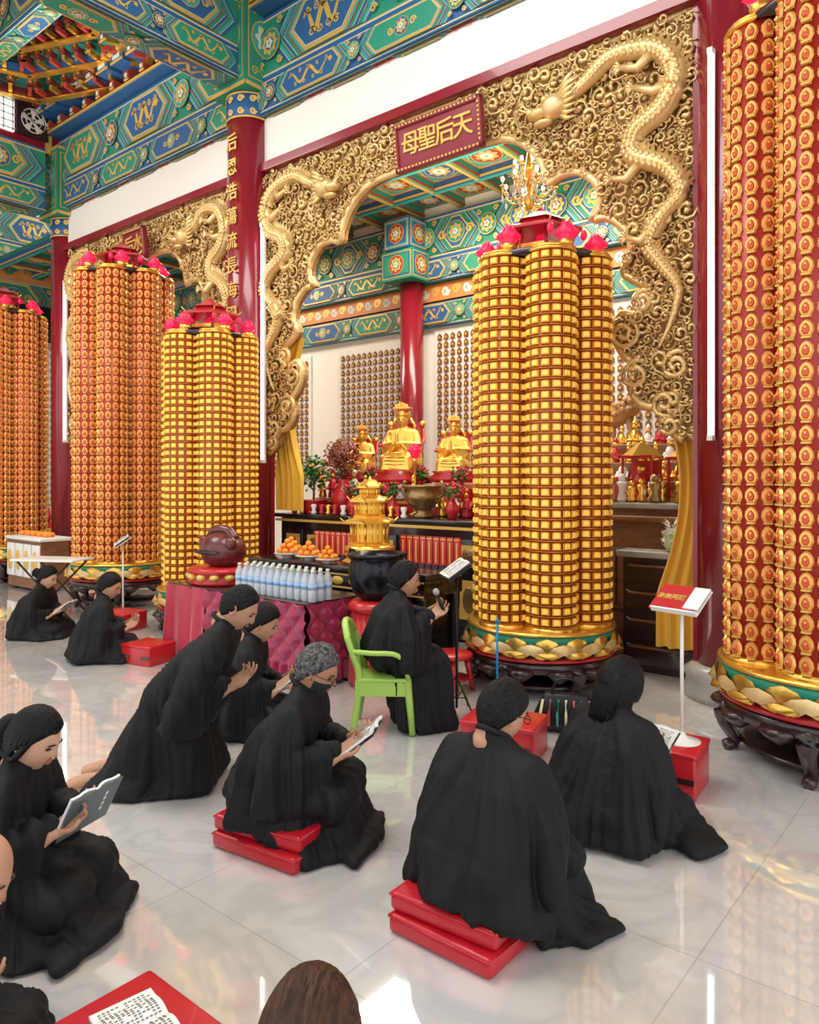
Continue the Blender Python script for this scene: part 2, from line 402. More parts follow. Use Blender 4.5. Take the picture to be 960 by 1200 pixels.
tube_light(-7.14,5.88,1.9,4.75); tube_light(-1.83,5.78,2.0,4.9); tube_light(-12.15,5.9,2.3,4.9)
mb=MB(); mb.box((-6,9.4,3),(20.4,.1,6),0); mb.obj('wall_back',[CREAM])
mb=MB(); mb.box((-16.05,3,4.3),(.1,13,8.6),0); mb.obj('wall_left',[CREAM])
beam('frieze_back_lower',(-16,9.3),(4,9.3),4.05,4.42,.1,3.2,3,(1,),False)
mb=MB(); mb.box((-6,9.28,4.56),(20,.14,.26),6)
for i in range(60): 
    d=Dec(mb,(-13,9.21,4.43),(1,0,0),(0,-1,0)); d.spiral(.15+i*.2,.13,.08,1,4 if i%2 else 2,1 if i%2 else -1,.4)
mb.obj('frieze_back_band',PAL)
beam('frieze_back_upper',(-16,9.22),(4,9.22),4.7,5.7,.22,1.7,6,(1,),False)
beam('frieze_left_lower',(-15.95,9.3),(-15.95,-3),5.0,5.75,.08,2.2,2,(-1,),False)
mb=MB(); mb.box((-15.93,3,5.9),(.1,12.4,.36),6); 
for i in range(40): Dec(mb,(-15.87,-3,5.72),(0,1,0),(1,0,0)).spiral(.3+i*.31,.18,.13,1,4 if i%2 else 0,1,.4)
mb.obj('frieze_left_band',PAL)
beam('frieze_left_upper',(-15.9,9.3),(-15.9,-3),6.1,7.1,.14,2.2,4,(-1,),False)
def plaques(name,x0,x1,z0,z1,y,M=None,px=.125,pz=.125):
    mb=MB(); nx=int((x1-x0)/px); nz=int((z1-z0)/pz)
    mb.box(((x0+x1)/2,y+.02,(z0+z1)/2),(x1-x0+.1,.02,z1-z0+.1),0,M=M)
    h=pz*.40
    for i in range(nx):
        for j in range(nz):
            x=x0+(i+.5)*px; z=z0+(j+.5)*pz; w=px*.30
            mb.prism([(x-w,z-h),(x+w,z-h),(x+w,z+h*.3),(x,z+h),(x-w,z+h*.3)],y-.012,y+.01,1,M)
            mb.box((x,y-.015,z-.012),(.03,.012,.035),2,M=M)
    return mb.obj(name,[IVORY,WOOD,PGOLD])
plaques('plaque_panel',-9.2,-7.62,1.7,3.85,9.31); plaques('plaque_panel',-7.1,-5.2,1.7,3.95,9.31); plaques('plaque_panel',-4.4,-1.6,1.7,3.95,9.31)
plaques('plaque_panel',-12,-10,1.7,3.85,9.31)
ML=Matrix.Translation((-15.98,6,0))@Matrix.Rotation(pi/2,4,'Z')
plaques('plaque_panel',.9,3,1.2,4.5,-.05,ML,.13,.15)
mb=MB(); mb.rbox((0,0,0),(.06,1.25,.72),.01,0); mb.box((.032,0,0),(.004,1.2,.67),1); mb.box((-.15,0,0),(.3,.2,.2),0); mb.obj('wall_television',[STEEL,TVB],None,(-15.6,7.2,4.85))
mb=MB(); mb.box((-12.45,1.5,7.42),(.12,9,.84),0)
for y in (5.75,4.55,3.0): mb.box((-12.38,y,7.42),(.03,.1,.84),2)
mb.obj('trim_transom',[RED,RED,PGOLD])
mb=MB(); mb.box((0,0,0),(.04,.9,.5),0)
for i in range(7): mb.box((.03,-.42+.14*i,0),(.03,.02,.5),1)
for i in range(5): mb.box((.03,0,-.22+.11*i),(.03,.9,.02),1)
mb.obj('window_1',[GLASSW,IVORY],None,(-12.37,4.75,7.42))
mb=MB(); mb.box((0,0,0),(.05,.5,.5),0)
for r in(.05,.12,.19): mb.tube([(.06,r*math.cos(2*pi*i/20),r*math.sin(2*pi*i/20)) for i in range(21)],.008,5,1)
for i in range(5):
    a=2*pi*i/5; mb.add([(.03,0,0),(.035,.18*math.cos(a),.18*math.sin(a)),(.05,.18*math.cos(a+.6),.18*math.sin(a+.6))],[(0,1,2)],1)
mb.obj('exhaust_fan',[DARK,IVORY],None,(-12.36,5.48,7.42))

# ------------------------------------------------------------------ carved gilded screens
HALF=[(0,4.92),(.62,4.92),(.92,4.86),(1.14,4.70),(1.26,4.50),(1.30,4.36),(1.42,4.40),(1.60,4.38),(1.76,4.24),(1.80,4.08),(1.72,3.94),(1.86,3.92),(2.02,3.78),(2.07,3.60),(2.0,3.44),(2.1,3.34),(2.22,3.26),(2.24,3.12),(2.12,3.04),(1.98,3.08),(1.92,2.92),(2.0,2.74),(2.1,2.62),(2.06,2.46),(2.16,2.30),(2.32,2.26),(2.38,2.10),(2.5,2.0)]
def inpoly(x,z,P):
    c=False; j=len(P)-1
    for i in range(len(P)):
        if (P[i][1]>z)!=(P[j][1]>z) and x<(P[j][0]-P[i][0])*(z-P[i][1])/(P[j][1]-P[i][1])+P[i][0]: c=not c
        j=i
    return c
def spline(P,n=6,closed=False):
    out=[]; k=len(P)
    for i in range(k-1):
        p0=Vector(P[max(i-1,0)]);p1=Vector(P[i]);p2=Vector(P[i+1]);p3=Vector(P[min(i+2,k-1)])
        for j in range(n):
            t=j/n; out.append(.5*((2*p1)+(p2-p0)*t+(2*p0-5*p1+4*p2-p3)*t*t+(3*p1-p0-3*p2+p3)*t**3))
    out.append(Vector(P[-1])); return out
def screen(cx,hw,name,seed,n):
    rnd=random.Random(seed); sc=hw/2.62
    half=[(a*sc,b) for a,b in HALF]
    sm=spline([(a,b,0) for a,b in half],3); half2=[(p.x,p.y) for p in sm]
    inner=[(-a,b) for a,b in reversed(half2[1:])]+half2
    P=[(-hw,2.0),(-hw,5.44),(hw,5.44),(hw,2.0)]+list(reversed(inner))
    PH=[(0,5.44),(hw,5.44),(hw,2.0)]+[(a,b) for a,b in reversed(half)]
    e=empty(name,(cx,YW-.02,0))
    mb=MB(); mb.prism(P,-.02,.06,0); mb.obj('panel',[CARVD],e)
    mb=MB(); pts=[(a,-.05,b) for a,b in inner]
    mb.tube(pts,.038,8,0); mb.tube([(a*1.035 if abs(a)>.1 else a,-.035,b+.07 if b>4 else b) for a,b in inner],.016,6,0)
    fr=[(-hw,-.04,1.98),(-hw,-.04,5.42),(hw,-.04,5.42),(hw,-.04,1.98)]
    for a,b in zip(fr,fr[1:]): mb.tube([a,b],.03,6,0)
    mb.obj('frame_moulding',[CARV],e)
    mb=MB(); placed=[]; tries=0; grid={}
    while len(placed)<n and tries<n*22:
        tries+=1; x=rnd.uniform(.0,hw-.05); z=rnd.uniform(2.06,5.40)
        r=rnd.choice((.045,.055,.07,.09)) if tries<n*8 else rnd.choice((.03,.04,.05))
        g=(int(x/.2),int(z/.2)); bad=False
        for gx in(-1,0,1):
            for gz in(-1,0,1):
                for a,b,q in grid.get((g[0]+gx,g[1]+gz),()):
                    if (x-a)**2+(z-b)**2<((r+q)*.60)**2: bad=True; break
                if bad: break
            if bad: break
        if bad or not inpoly(x,z,PH): continue
        if not all(inpoly(x+r*.7*c,z+r*.7*s,PH) for c,s in((1,0),(0,-1))): continue
        placed.append((x,z,r)); grid.setdefault(g,[]).append((x,z,r))
        t0=rnd.uniform(0,6.28); d=rnd.choice((-1,1)); dp=rnd.uniform(-.10,-.04); pt=[];rr=[]
        for i in range(11):
            t=i/10; q=t0+d*t*1.3*2*pi; k=r*(1-.85*t); pt.append((x+k*math.cos(q),dp-.03*t,z+k*math.sin(q))); rr.append(r*(.13+.17*t))
        q=t0; tx,tz=-math.sin(q)*-d,math.cos(q)*-d
        x0,z0=pt[0][0],pt[0][2]
        pre=[(x0+tx*r*1.3+math.cos(q)*r*.3,dp+.03,z0+tz*r*1.3+math.sin(q)*r*.3),(x0+tx*r*.6,dp+.01,z0+tz*r*.6)]
        if not inpoly(pre[0][0],pre[0][2],PH): pre=[]
        pt=pre+pt; rr=([r*.05,r*.12] if pre else [])+rr
        for s in(-1,1): mb.tube([(s*a,b,c) for a,b,c in pt],rr,5,0)
    mb.obj('cloud_scrolls',[CARV],e)
    mb=MB()
    for s in(-1,1):
        path=[(1.50,5.0),(1.72,5.12),(1.95,5.24),(2.3,5.17),(2.46,4.93),(2.36,4.68),(2.14,4.55),(2.12,4.36),(2.38,4.2),(2.5,3.98),(2.34,3.8),(2.24,3.6),(2.36,3.4),(2.48,3.2),(2.42,2.95),(2.32,2.75)]
        pp=spline([(s*a*sc,-.12,b) for a,b in path],6); k=len(pp)
        rr=[(.055+.040*math.sin(pi*min(1,(i/k)*1.5)) if i/k<.67 else .085*max(.12,1-(i/k-.67)*2.9)) for i in range(k)]
        mb.tube(pp,rr,8,0)
        for i in range(2,k-4,1):
            t=(pp[i+1]-pp[i-1]).normalized(); nn=Vector((-t.z,0,t.x))
            if nn.z<0: nn=-nn
            b=pp[i]+nn*rr[i]*.8; w=rr[i]*.35
            mb.add([b-t*w+Vector((0,.01,0)),b+t*w+Vector((0,.01,0)),b+Vector((0,-.03,0)),b+nn*rr[i]*.9-t*w],[(0,2,3),(2,1,3),(0,1,3)],0)
            for yy in(-.7,-.1,.5):
                mb.ell(pp[i]+Vector((0,-rr[i]*.82,0))+nn*rr[i]*yy*.7,(rr[i]*.28,rr[i]*.26,rr[i]*.28),0,5,3)
        hx,hz=s*1.42*sc,4.96
        mb.ell((hx,-.18,hz),(.13,.10,.11),0,10,7); mb.ell((hx-s*.14,-.19,hz-.03),(.11,.08,.055),0,10,6); mb.ell((hx-s*.10,-.19,hz-.12),(.10,.06,.03),0,8,5)
        mb.ell((hx-s*.22,-.22,hz+.0),(.035,.03,.035),0,6,4); mb.ell((hx-s*.05,-.26,hz+.05),(.035,.03,.03),0,6,4)
        for q in(.0,.07):
            mb.tube([(hx+s*.03,-.18+q,hz+.07),(hx+s*.12,-.19+q,hz+.15),(hx+s*.26,-.19+q,hz+.19)],[.022,.018,.006],6,0)
            mb.tube([(hx-s*.2,-.22,hz-.02),(hx-s*.32,-.24,hz+.05+q),(hx-s*.38,-.22,hz-.02+q),(hx-s*.32,-.22,hz-.12)],[.012,.012,.01,.004],5,0)
        for i in range(8): mb.tube([(hx+s*.06,-.17,hz-.02+.03*i-.06),(hx+s*.14,-.2,hz+.05*i-.15),(hx+s*.22,-.18,hz+.06*i-.14)],[.03,.022,.004],5,0)
        for (i,dx,dz) in ((18,-.22,-.12),(26,-.26,-.02),(44,-.2,-.14),(62,-.17,-.1)):
            p=pp[min(i,k-1)]; kx=p.x+s*dx*.6; kz=p.z+dz-.02; fx=p.x+s*dx*1.2; fz=p.z+dz*1.3+.06
            mb.tube([p,(kx,-.19,kz),(fx,-.20,fz)],[.05,.038,.025],6,0)
            for c in range(4):
                a=c*.6-1+ (pi if s*dx<0 else 0); mb.tube([(fx,-.20,fz),(fx+.05*math.cos(a),-.22,fz+.05*math.sin(a)),(fx+.085*math.cos(a+.3),-.20,fz+.085*math.sin(a+.3))],[.016,.013,.003],5,0)
        for (a,b,r,d) in ((2.18,3.15,.10,1),(2.02,2.9,.13,-1),(2.12,2.55,.13,1),(2.36,2.3,.13,-1),(2.45,2.6,.12,1),(2.4,2.12,.09,1)):
            pt=[]
            for i in range(20):
                t=i/19; q=1+d*t*1.6*2*pi; kk=r*(1-.8*t); pt.append((s*(a*sc+kk*math.cos(q)),-.08-.04*t,b+kk*math.sin(q)))
            mb.tube(pt,.024,6,0)
    mb.obj('dragons',[CARV],e)
    return e
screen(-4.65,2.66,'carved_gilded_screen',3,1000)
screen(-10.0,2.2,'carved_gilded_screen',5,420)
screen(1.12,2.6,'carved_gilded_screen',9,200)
mb=MB()
for x,w in((-7.40,.22),(-2.0,.06),(-7.90,.3),(-12.17,.06)): mb.box((x,YW,2.75),(w,.22,5.5),0)
mb.obj('trim_jambs',[RED])
def sign(cx,s,w,h,z,sz):
    e=empty('name_board',(cx,YW-.28,z)); e.rotation_euler=(.12,0,0)
    mb=MB(); mb.rbox((0,0,0),(w,.06,h),.015,0)
    fw=.05
    for (c,d) in (((0,-.03,h/2-fw/2),(w,.04,fw)),((0,-.03,-h/2+fw/2),(w,.04,fw)),((w/2-fw/2,-.03,0),(fw,.04,h)),((-w/2+fw/2,-.03,0),(fw,.04,h))): mb.rbox(c,d,.012,0)
    for i in range(22):
        for zz in(h/2-fw/2,-h/2+fw/2): mb.box((-w/2+.05+i*(w-.10)/21,-.052,zz),(.02,.006,.018),1)
    for i in range(9):
        for xx in(w/2-fw/2,-w/2+fw/2): mb.box((xx,-.052,-h/2+.07+i*(h-.14)/8),(.018,.006,.02),1)
    mb.box((0,.12,h*.3),(.1,.2,.05),1)
    mb.obj('board',[REDM,PGOLD],e)
    n=len(s)
    for i,ch in enumerate(s): text('character_%d'%i,ch,(w*.8*((i+.5)/n-.5),-.036,0),(pi/2,0,0),sz,PGOLD,e)
sign(-4.42,'母聖后天',1.06,.47,5.02,.24); sign(-9.85,'后水',.56,.45,5.03,.24)

# ------------------------------------------------------------------ lamp towers
def arch(w,h,t):
    return [(-w*.55,-h),(w*.55,-h),(w,-h*.35),(w*.9,h*.3),(w*.45,h*.8),(0,h),(-w*.45,h*.8),(-w*.9,h*.3),(-w,-h*.35)]
def lobe_mesh(kind,r,z0,z1):
    mb=MB(); mb.lathe([(r,z0),(r,z1)],(0,0,0),28,0)
    if kind=='gold': nc,ph=14,.083
    else: nc,ph=13,.112
    nr=int((z1-z0)/ph); ph=(z1-z0)/nr; wc=2*pi*r/nc
    for j in range(nr):
        z=z0+(j+.5)*ph
        if kind=='gold':
            mb.lathe([(r+.002,z-ph*.5),(r+.010,z-ph*.47),(r+.010,z-ph*.43),(r+.002,z-ph*.40)],(0,0,0),28,2,False)
        for i in range(nc):
            a=2*pi*i/nc
            M=Matrix.Translation((r*math.cos(a),r*math.sin(a),z))@Matrix.Rotation(a+pi/2,4,'Z')
            def fr(P,y0,y1,k,mi,dx=0,dz=0):
                n=len(P); vs=[(x+dx,-y0,q+dz) for x,q in P]+[(x*k+dx,-y1,q*k+dz) for x,q in P]
                mb.add(vs,[(t,(t+1)%n,(t+1)%n+n,t+n) for t in range(n)]+[tuple(range(n,2*n))],mi,False,M)
            if kind=='gold':
                w,h=wc*.43,ph*.36
                fr([(-w,-h),(w,-h),(w,h*.8),(w*.6,h),(-w*.6,h),(-w,h*.8)],0,.010,.86,2,0,.004)
                w,h=wc*.30,ph*.25
                fr([(-w,-h),(w,-h),(w,h*.7),(w*.6,h),(-w*.6,h),(-w,h*.7)],.009,.017,.82,1,0,.004)
            else:
                fr(arch(wc*.44,ph*.44,0),0,.016,.80,1)
                fr(arch(wc*.25,ph*.28,0),.015,.024,.7,3,0,-.006)
                fr([(-.008,-.008),(.008,-.008),(.008,.008),(-.008,.008)],.022,.03,.6,1,0,ph*.02)
                w=wc*.3; fr([(-w,-.006),(w,-.006),(w,.006),(-w,.006)],.0,.024,.8,2,0,-ph*.46)
    if kind=='gold': return mb.mesh('lobe_gold',[GRB,YEL,AMB])
    return mb.mesh('lobe_orange',[ORB,ORC,PGOLD,ORF])
LG=lobe_mesh('gold',.192,.56,3.50); LO=lobe_mesh('orange',.188,.62,4.42)
def lotus(mb,c,r,mi,n=8):
    for k,(q,hh) in enumerate(((.55,1.15),(.85,.85),(1.1,.5))):
        for i in range(n):
            a=2*pi*(i+.5*k)/n; M=Matrix.Translation(c)@Matrix.Rotation(a,4,'Z')
            mb.add([(r*.25,0,-r*.4),(r*q*.8,-r*.36,r*hh*.25),(r*q,0,r*hh*.2),(r*q*.8,r*.36,r*hh*.25),(r*q*.62,0,r*hh)],[(0,1,2),(0,2,3),(1,4,2),(2,4,3)],mi,True,M)
    mb.ell(c,(r*.66,r*.66,r*1.05),mi,12,9)
def tower(x,y,kind,rot=0,s_=1):
    e=empty('buddha_lamp_tower',(x,y,0),rot); e.scale=(s_,s_,s_)
    n,R,zb,zt,me=(6,.395,.56,3.50,LG) if kind=='gold' else (7,.465,.62,4.42,LO)
    RO=R+.2
    for i in range(n):
        a=2*pi*i/n; link('lamp_column_%d'%i,me,e,(R*math.cos(a),R*math.sin(a),0),a)
    mb=MB()
    mb.lathe([(R,zb),(R,zt)],(0,0,0),24,6)
    for i in range(n):
        a=2*pi*i/n; c=(R*math.cos(a),R*math.sin(a),0)
        for z,q,m_ in ((zt,.20,0),(zt+.025,.185,0)): mb.lathe([(q,z),(q+.01,z+.012),(q,z+.025)],c,24,m_)
        mb.lathe([(.2,zb-.05),(.21,zb-.02),(.19,zb)],c,24,0)
    mb.lathe([(R+.12,zt),(R+.12,zt+.04),(R*.9,zt+.07),(R*.8,zt+.08)],(0,0,0),24,5)
    s=RO
    mb.lathe([(s+.0,zb-.07),(s+.025,zb-.062),(s+.025,zb-.045),(s+.0,zb-.035)],(0,0,0),48,0)
    mb.lathe([(s*.90,zb-.24),(s*.97,zb-.18),(s+.02,zb-.09),(s+.01,zb-.07)],(0,0,0),48,2)
    mb.lathe([(s*.96,zb-.275),(s+.02,zb-.265),(s+.02,zb-.245),(s*.92,zb-.235)],(0,0,0),48,3)
    for rr,m_,of,hh,w_,b in ((s+.012,0,0,.165,1.0,zb-.24),(s+.035,4,.5,.13,1.02,zb-.245),(s+.05,0,0,.075,.8,zb-.245)):
        for i in range(16):
            a=2*pi*(i+of)/16; w=pi*rr/16*w_
            M=Matrix.Rotation(a,4,'Z')
            mb.add([(rr-.05,-w*.5,b),(rr+.0,-w,b+hh*.5),(rr+.005,-w*.6,b+hh*.85),(rr+.01,0,b+hh),(rr+.005,w*.6,b+hh*.85),(rr+.0,w,b+hh*.5),(rr-.05,w*.5,b),(rr+.04,0,b+hh*.45)],[(0,7,1),(1,7,2),(2,7,3),(3,7,4),(4,7,5),(5,7,6)],m_,True,M)
    z1=zb-.275
    mb.lathe([(s*.9,z1-.10),(s+.0,z1-.08),(s+.01,z1-.01),(s*.96,z1)],(0,0,0),48,5)
    for i in range(6):
        a=2*pi*(i+.3)/6; ca,sa=math.cos(a),math.sin(a); P=[]
        for r_,z_ in ((s*.92,z1-.05),(s*1.0,z1*.68),(s*.95,z1*.4),(s*.88,z1*.16),(s*.95,.03),(s*1.0,.02)): P.append((r_*ca,r_*sa,z_))
        mb.tube(spline(P,3),[.06,.06,.062,.058,.055,.05,.045,.04,.036,.034,.034,.034,.04,.04,.036,.03],8,5)
        for q in(.55,1.05):
            a2=2*pi*(i+q)/6; mb.lathe([(.01,-.06),(.07,-.02),(.12,.02),(.1,.05)],(s*.93*math.cos(a2),s*.93*math.sin(a2),z1-.1),10,5)
    mb.lathe([(s*.8,.05),(s*.86,.07),(s*.8,.09)],(0,0,0),32,5)
    for i in range(n):
        a=2*pi*i/n+.25; lotus(mb,((R+.06)*math.cos(a),(R+.06)*math.sin(a),zt+.15),.10,7); mb.lathe([(.05,zt+.05),(.07,zt+.1)],((R+.06)*math.cos(a),(R+.06)*math.sin(a),0),8,0)
    hz=zt+.08
    mb.lathe([(.3,hz),(.32,hz+.03),(.26,hz+.05)],(0,0,0),6,5,False)
    for i in range(6):
        a=2*pi*i/6; mb.tube([(.22*math.cos(a),.22*math.sin(a),hz),(.22*math.cos(a),.22*math.sin(a),hz+.20)],.014,6,3)
        mb.box((.2*math.cos(a+pi/6),.2*math.sin(a+pi/6),hz+.07),(.02,.2,.04),0,a+pi/6)
        mb.tube([(.22*math.cos(a),.22*math.sin(a),hz+.23),(.34*math.cos(a),.34*math.sin(a),hz+.21),(.41*math.cos(a),.41*math.sin(a),hz+.26)],[.012,.012,.005],5,0)
        mb.ell((.37*math.cos(a),.37*math.sin(a),hz+.15),(.03,.03,.045),7,8,5)
    mb.lathe([(.36,hz+.20),(.36,hz+.22),(.2,hz+.28),(.16,hz+.32)],(0,0,0),6,3,False); mb.lathe([(.17,hz+.32),(.22,hz+.31),(.05,hz+.40),(.01,hz+.44)],(0,0,0),6,3,False)
    lotus(mb,(0,0,hz+.09),.10,7)
    mb.obj('stand_and_crown',[GOLD,YEL,GREEN,REDB,CARV,DARK,GRB,LOTUS],e)
tower(-3.14,5.55,'gold',.2,.985); tower(-7.15,5.14,'gold',.55,.93)
tower(-.88,5.2,'orange',.15); tower(-9.60,5.48,'orange',.1); tower(-13.35,5.45,'orange',.3)

# ------------------------------------------------------------------ altars
mb=MB()
mb.box((-5.65,6.98,.62),(3.3,1.3,1.2),0); mb.rbox((-5.65,6.96,1.235),(3.40,1.46,.05),.015,0)
for i in range(8):
    x=-7.05+i*.38; mb.rbox((x,6.32,.62),(.32,.03,.9),.01,0); mb.box((x,6.30,.9),(.24,.01,.22),1); mb.box((x,6.30,.45),(.24,.01,.4),1)
    mb.ell((x,6.295,.9),(.09,.012,.08),2,10,6); mb.ell((x,6.295,.45),(.08,.012,.14),2,10,6)
mb.box((-5.65,6.24,1.18),(3.3,.02,.03),1)
mb.obj('shrine_altar',[BLACK,PGOLD,BRONZE])
mb=MB()
for (w,h,y) in ((3.1,.18,7.1),(2.8,.36,7.3)): mb.rbox((-5.65,y,1.26+h/2),(w,.6,h),.02,0); mb.box((-5.65,y-.31,1.26+h-.03),(w,.01,.03),1)
mb.obj('altar_tier',[REDB,PGOLD])
mb=MB(); mb.rbox((-5.05,5.25,.86),(2.35,.62,.05),.012,0); mb.box((-5.05,5.25,.75),(2.25,.55,.14),0)
for x in(-6.12,-3.98):
    for y in(5.02,5.48): mb.tube(spline([(x,y,.72),(x*1.0,y,.45),(x,y,.1),(x,y-.03,.0+.02)],3),[.05]*3+[.04]*3+[.035]*3+[.045],8,0)
for i in range(10): mb.ell((-6.05+i*.22,4.97,.75),(.08,.012,.04),1,10,6)
mb.box((-5.05,4.965,.69),(2.25,.01,.015),1); mb.box((-5.05,4.965,.81),(2.25,.01,.015),1)
mb.box((-5.05,5.25,.35),(2.1,.45,.68),0)
mb.obj('lacquer_offering_table',[BLACK,PGOLD])
def cloth_panel(mb,p0,p1,z0,z1,amp,freq,mi,nx=90,nz=8,hemflare=.04):
    p0=Vector((*p0,0));p1=Vector((*p1,0));A=p1-p0;L=A.length;A.normalize();Nn=Vector((A.y,-A.x,0)); vs=[]
    for j in range(nz+1):
        t=j/nz
        for i in range(nx+1):
            s=i/nx; o=amp*(t**.7)*math.sin(s*L*freq+.8*math.sin(s*7+t))+hemflare*t
            p=p0+A*(L*s)+Nn*o; vs.append((p.x,p.y,z1+(z0-z1)*t))
    fs=[(j*(nx+1)+i,(j+1)*(nx+1)+i,(j+1)*(nx+1)+i+1,j*(nx+1)+i+1) for j in range(nz) for i in range(nx)]
    mb.add(vs,fs,mi,True)
mb=MB(); mb.rbox((-5.4,4.42,.68),(1.96,.66,.04),.01,1)
def quilt(mb,p0,p1,z0,z1,mi,cell=.14):
    p0=Vector((*p0,0));p1=Vector((*p1,0));A=p1-p0;L=A.length;A.normalize();Nn=Vector((A.y,-A.x,0)); nx=int(L/.011); nz=50; vs=[]
    for j in range(nz+1):
        for i in range(nx+1):
            a=L*i/nx; z=z1+(z0-z1)*j/nz
            u=(a+ (z1-z))/cell; w=(a-(z1-z))/cell
            if z>z0+.17: o=.045*abs(math.sin(pi*u/1.41))**.6*abs(math.sin(pi*w/1.41))**.6
            else: o=.03+.024*math.sin(a*60)
            p=p0+A*a+Nn*o; vs.append((p.x,p.y,z))
    mb.add(vs,[(j*(nx+1)+i,(j+1)*(nx+1)+i,(j+1)*(nx+1)+i+1,j*(nx+1)+i+1) for j in range(nz) for i in range(nx)],mi,True)
quilt(mb,(-5.75,4.09),(-4.42,4.09),.03,.69,0); cloth_panel(mb,(-6.38,4.09),(-5.75,4.09),.04,.69,.022,30,2); cloth_panel(mb,(-6.38,4.75),(-6.38,4.09),.04,.69,.022,30,2); quilt(mb,(-4.42,4.09),(-4.42,4.75),.03,.69,0)
mb.box((-5.4,4.42,.33),(1.88,.58,.64),1)
mb.obj('cloth_covered_table',[MAG,DARK,mat('crimson_cloth',(.42,.01,.04),.4,sheen=.3)])
mb=MB(); mb.lathe([(.30,0),(.33,.03),(.28,.07),(.30,.10),(.34,.13),(.30,.16)],(0,0,0),28,1); 
for i in range(14):
    a=2*pi*i/14; mb.ell((.30*math.cos(a),.30*math.sin(a),.08),(.05,.05,.035),2,8,5)
mb.ell((0,0,.31),(.25,.20,.18),0,24,14); mb.ell((0,-.2,.30),(.20,.02,.022),3,14,6); mb.tube(spline([(-.2,0,.42),(-.1,-.02,.5),(.08,0,.5),(.18,0,.42)],4),.045,8,0); mb.ell((.2,-.06,.38),(.06,.06,.07),0,10,8); mb.ell((-.2,-.06,.38),(.06,.06,.07),0,10,8)
mb.obj('wooden_fish_drum',[MAROON,REDB,PGOLD,EYE],None,(-5.94,4.42,.70))
mb=MB()
for i in range(12):
    for j in range(3):
        c=(-5.38+i*.085,4.18+j*.085,.70)
        mb.lathe([(.034,0),(.037,.01),(.037,.09),(.033,.10),(.037,.11),(.037,.17),(.014,.225),(.014,.235)],c,12,0); mb.lathe([(.038,.10),(.038,.14)],c,12,1); mb.lathe([(.016,.232),(.016,.25)],c,8,2)
mb.obj('water_bottles',[PET,LABEL,WHITE])
mb=MB(); mb.lathe([(.02,.0),(.12,.01),(.2,.08),(.24,.2),(.235,.30),(.215,.345),(.235,.375),(.25,.38),(.245,.40),(.225,.40),(.21,.36),(.15,.33),(.02,.33)],(0,0,.68),36,0)
mb.lathe([(.19,.60),(.24,.62),(.25,.66),(.2,.70)],(0,0,0),28,1)
mb.lathe([(.23,.02),(.215,.3),(.2,.6)],(0,0,0),72,2,wob=(18,.06)); 
mb.tube([(.26,0,.99),(.31,0,1.03),(.31,0,1.1),(.26,0,1.08)],.015,6,0); mb.tube([(-.26,0,.99),(-.31,0,1.03),(-.31,0,1.1),(-.26,0,1.08)],.015,6,0)
mb.obj('incense_cauldron',[IRON,REDB,SCAR],None,(-4.14,4.62,0))
mb=MB(); mb.lathe([(.24,0),(.26,.03),(.22,.06),(.24,.10),(.16,.14)],(0,0,0),8,0,False)
mb.lathe([(.22,.12),(.24,.14),(.24,.17),(.15,.2)],(0,0,0),24,0)
for k,(R,z,h) in enumerate(((.18,.2,.20),(.14,.46,.14),(.09,.64,.09))):
    for i in range(6):
        a=2*pi*i/6; mb.tube([(R*math.cos(a),R*math.sin(a),z),(R*math.cos(a),R*math.sin(a),z+h)],.013,6,0)
        for q in(.35,.65): mb.tube([(R*.93*math.cos(a+pi*q/3),R*.93*math.sin(a+pi*q/3),z),(R*.93*math.cos(a+pi*q/3),R*.93*math.sin(a+pi*q/3),z+h)],.006,4,0)
        mb.tube([(R*math.cos(a),R*math.sin(a),z+h+.03),(R*1.35*math.cos(a),R*1.35*math.sin(a),z+h),(R*1.6*math.cos(a),R*1.6*math.sin(a),z+h+.04)],[.01,.01,.004],5,0)
    mb.lathe([(R*.7,z),(R*.7,z+h)],(0,0,0),12,1); mb.lathe([(R*1.1,z-.02),(R*1.15,z),(R*1.0,z+.015)],(0,0,0),6,0,False)
    mb.lathe([(R*1.4,z+h-.01),(R*1.42,z+h+.01),(R*.8,z+h+.05),(R*.55,z+h+.07)],(0,0,0),6,0,False)
mb.lathe([(.03,.74),(.045,.76),(.02,.79),(.005,.83)],(0,0,0),10,0)
mb.obj('golden_pagoda_lantern',[GOLD,YEL],None,(-4.80,5.25,.885))
_st=[None,None]
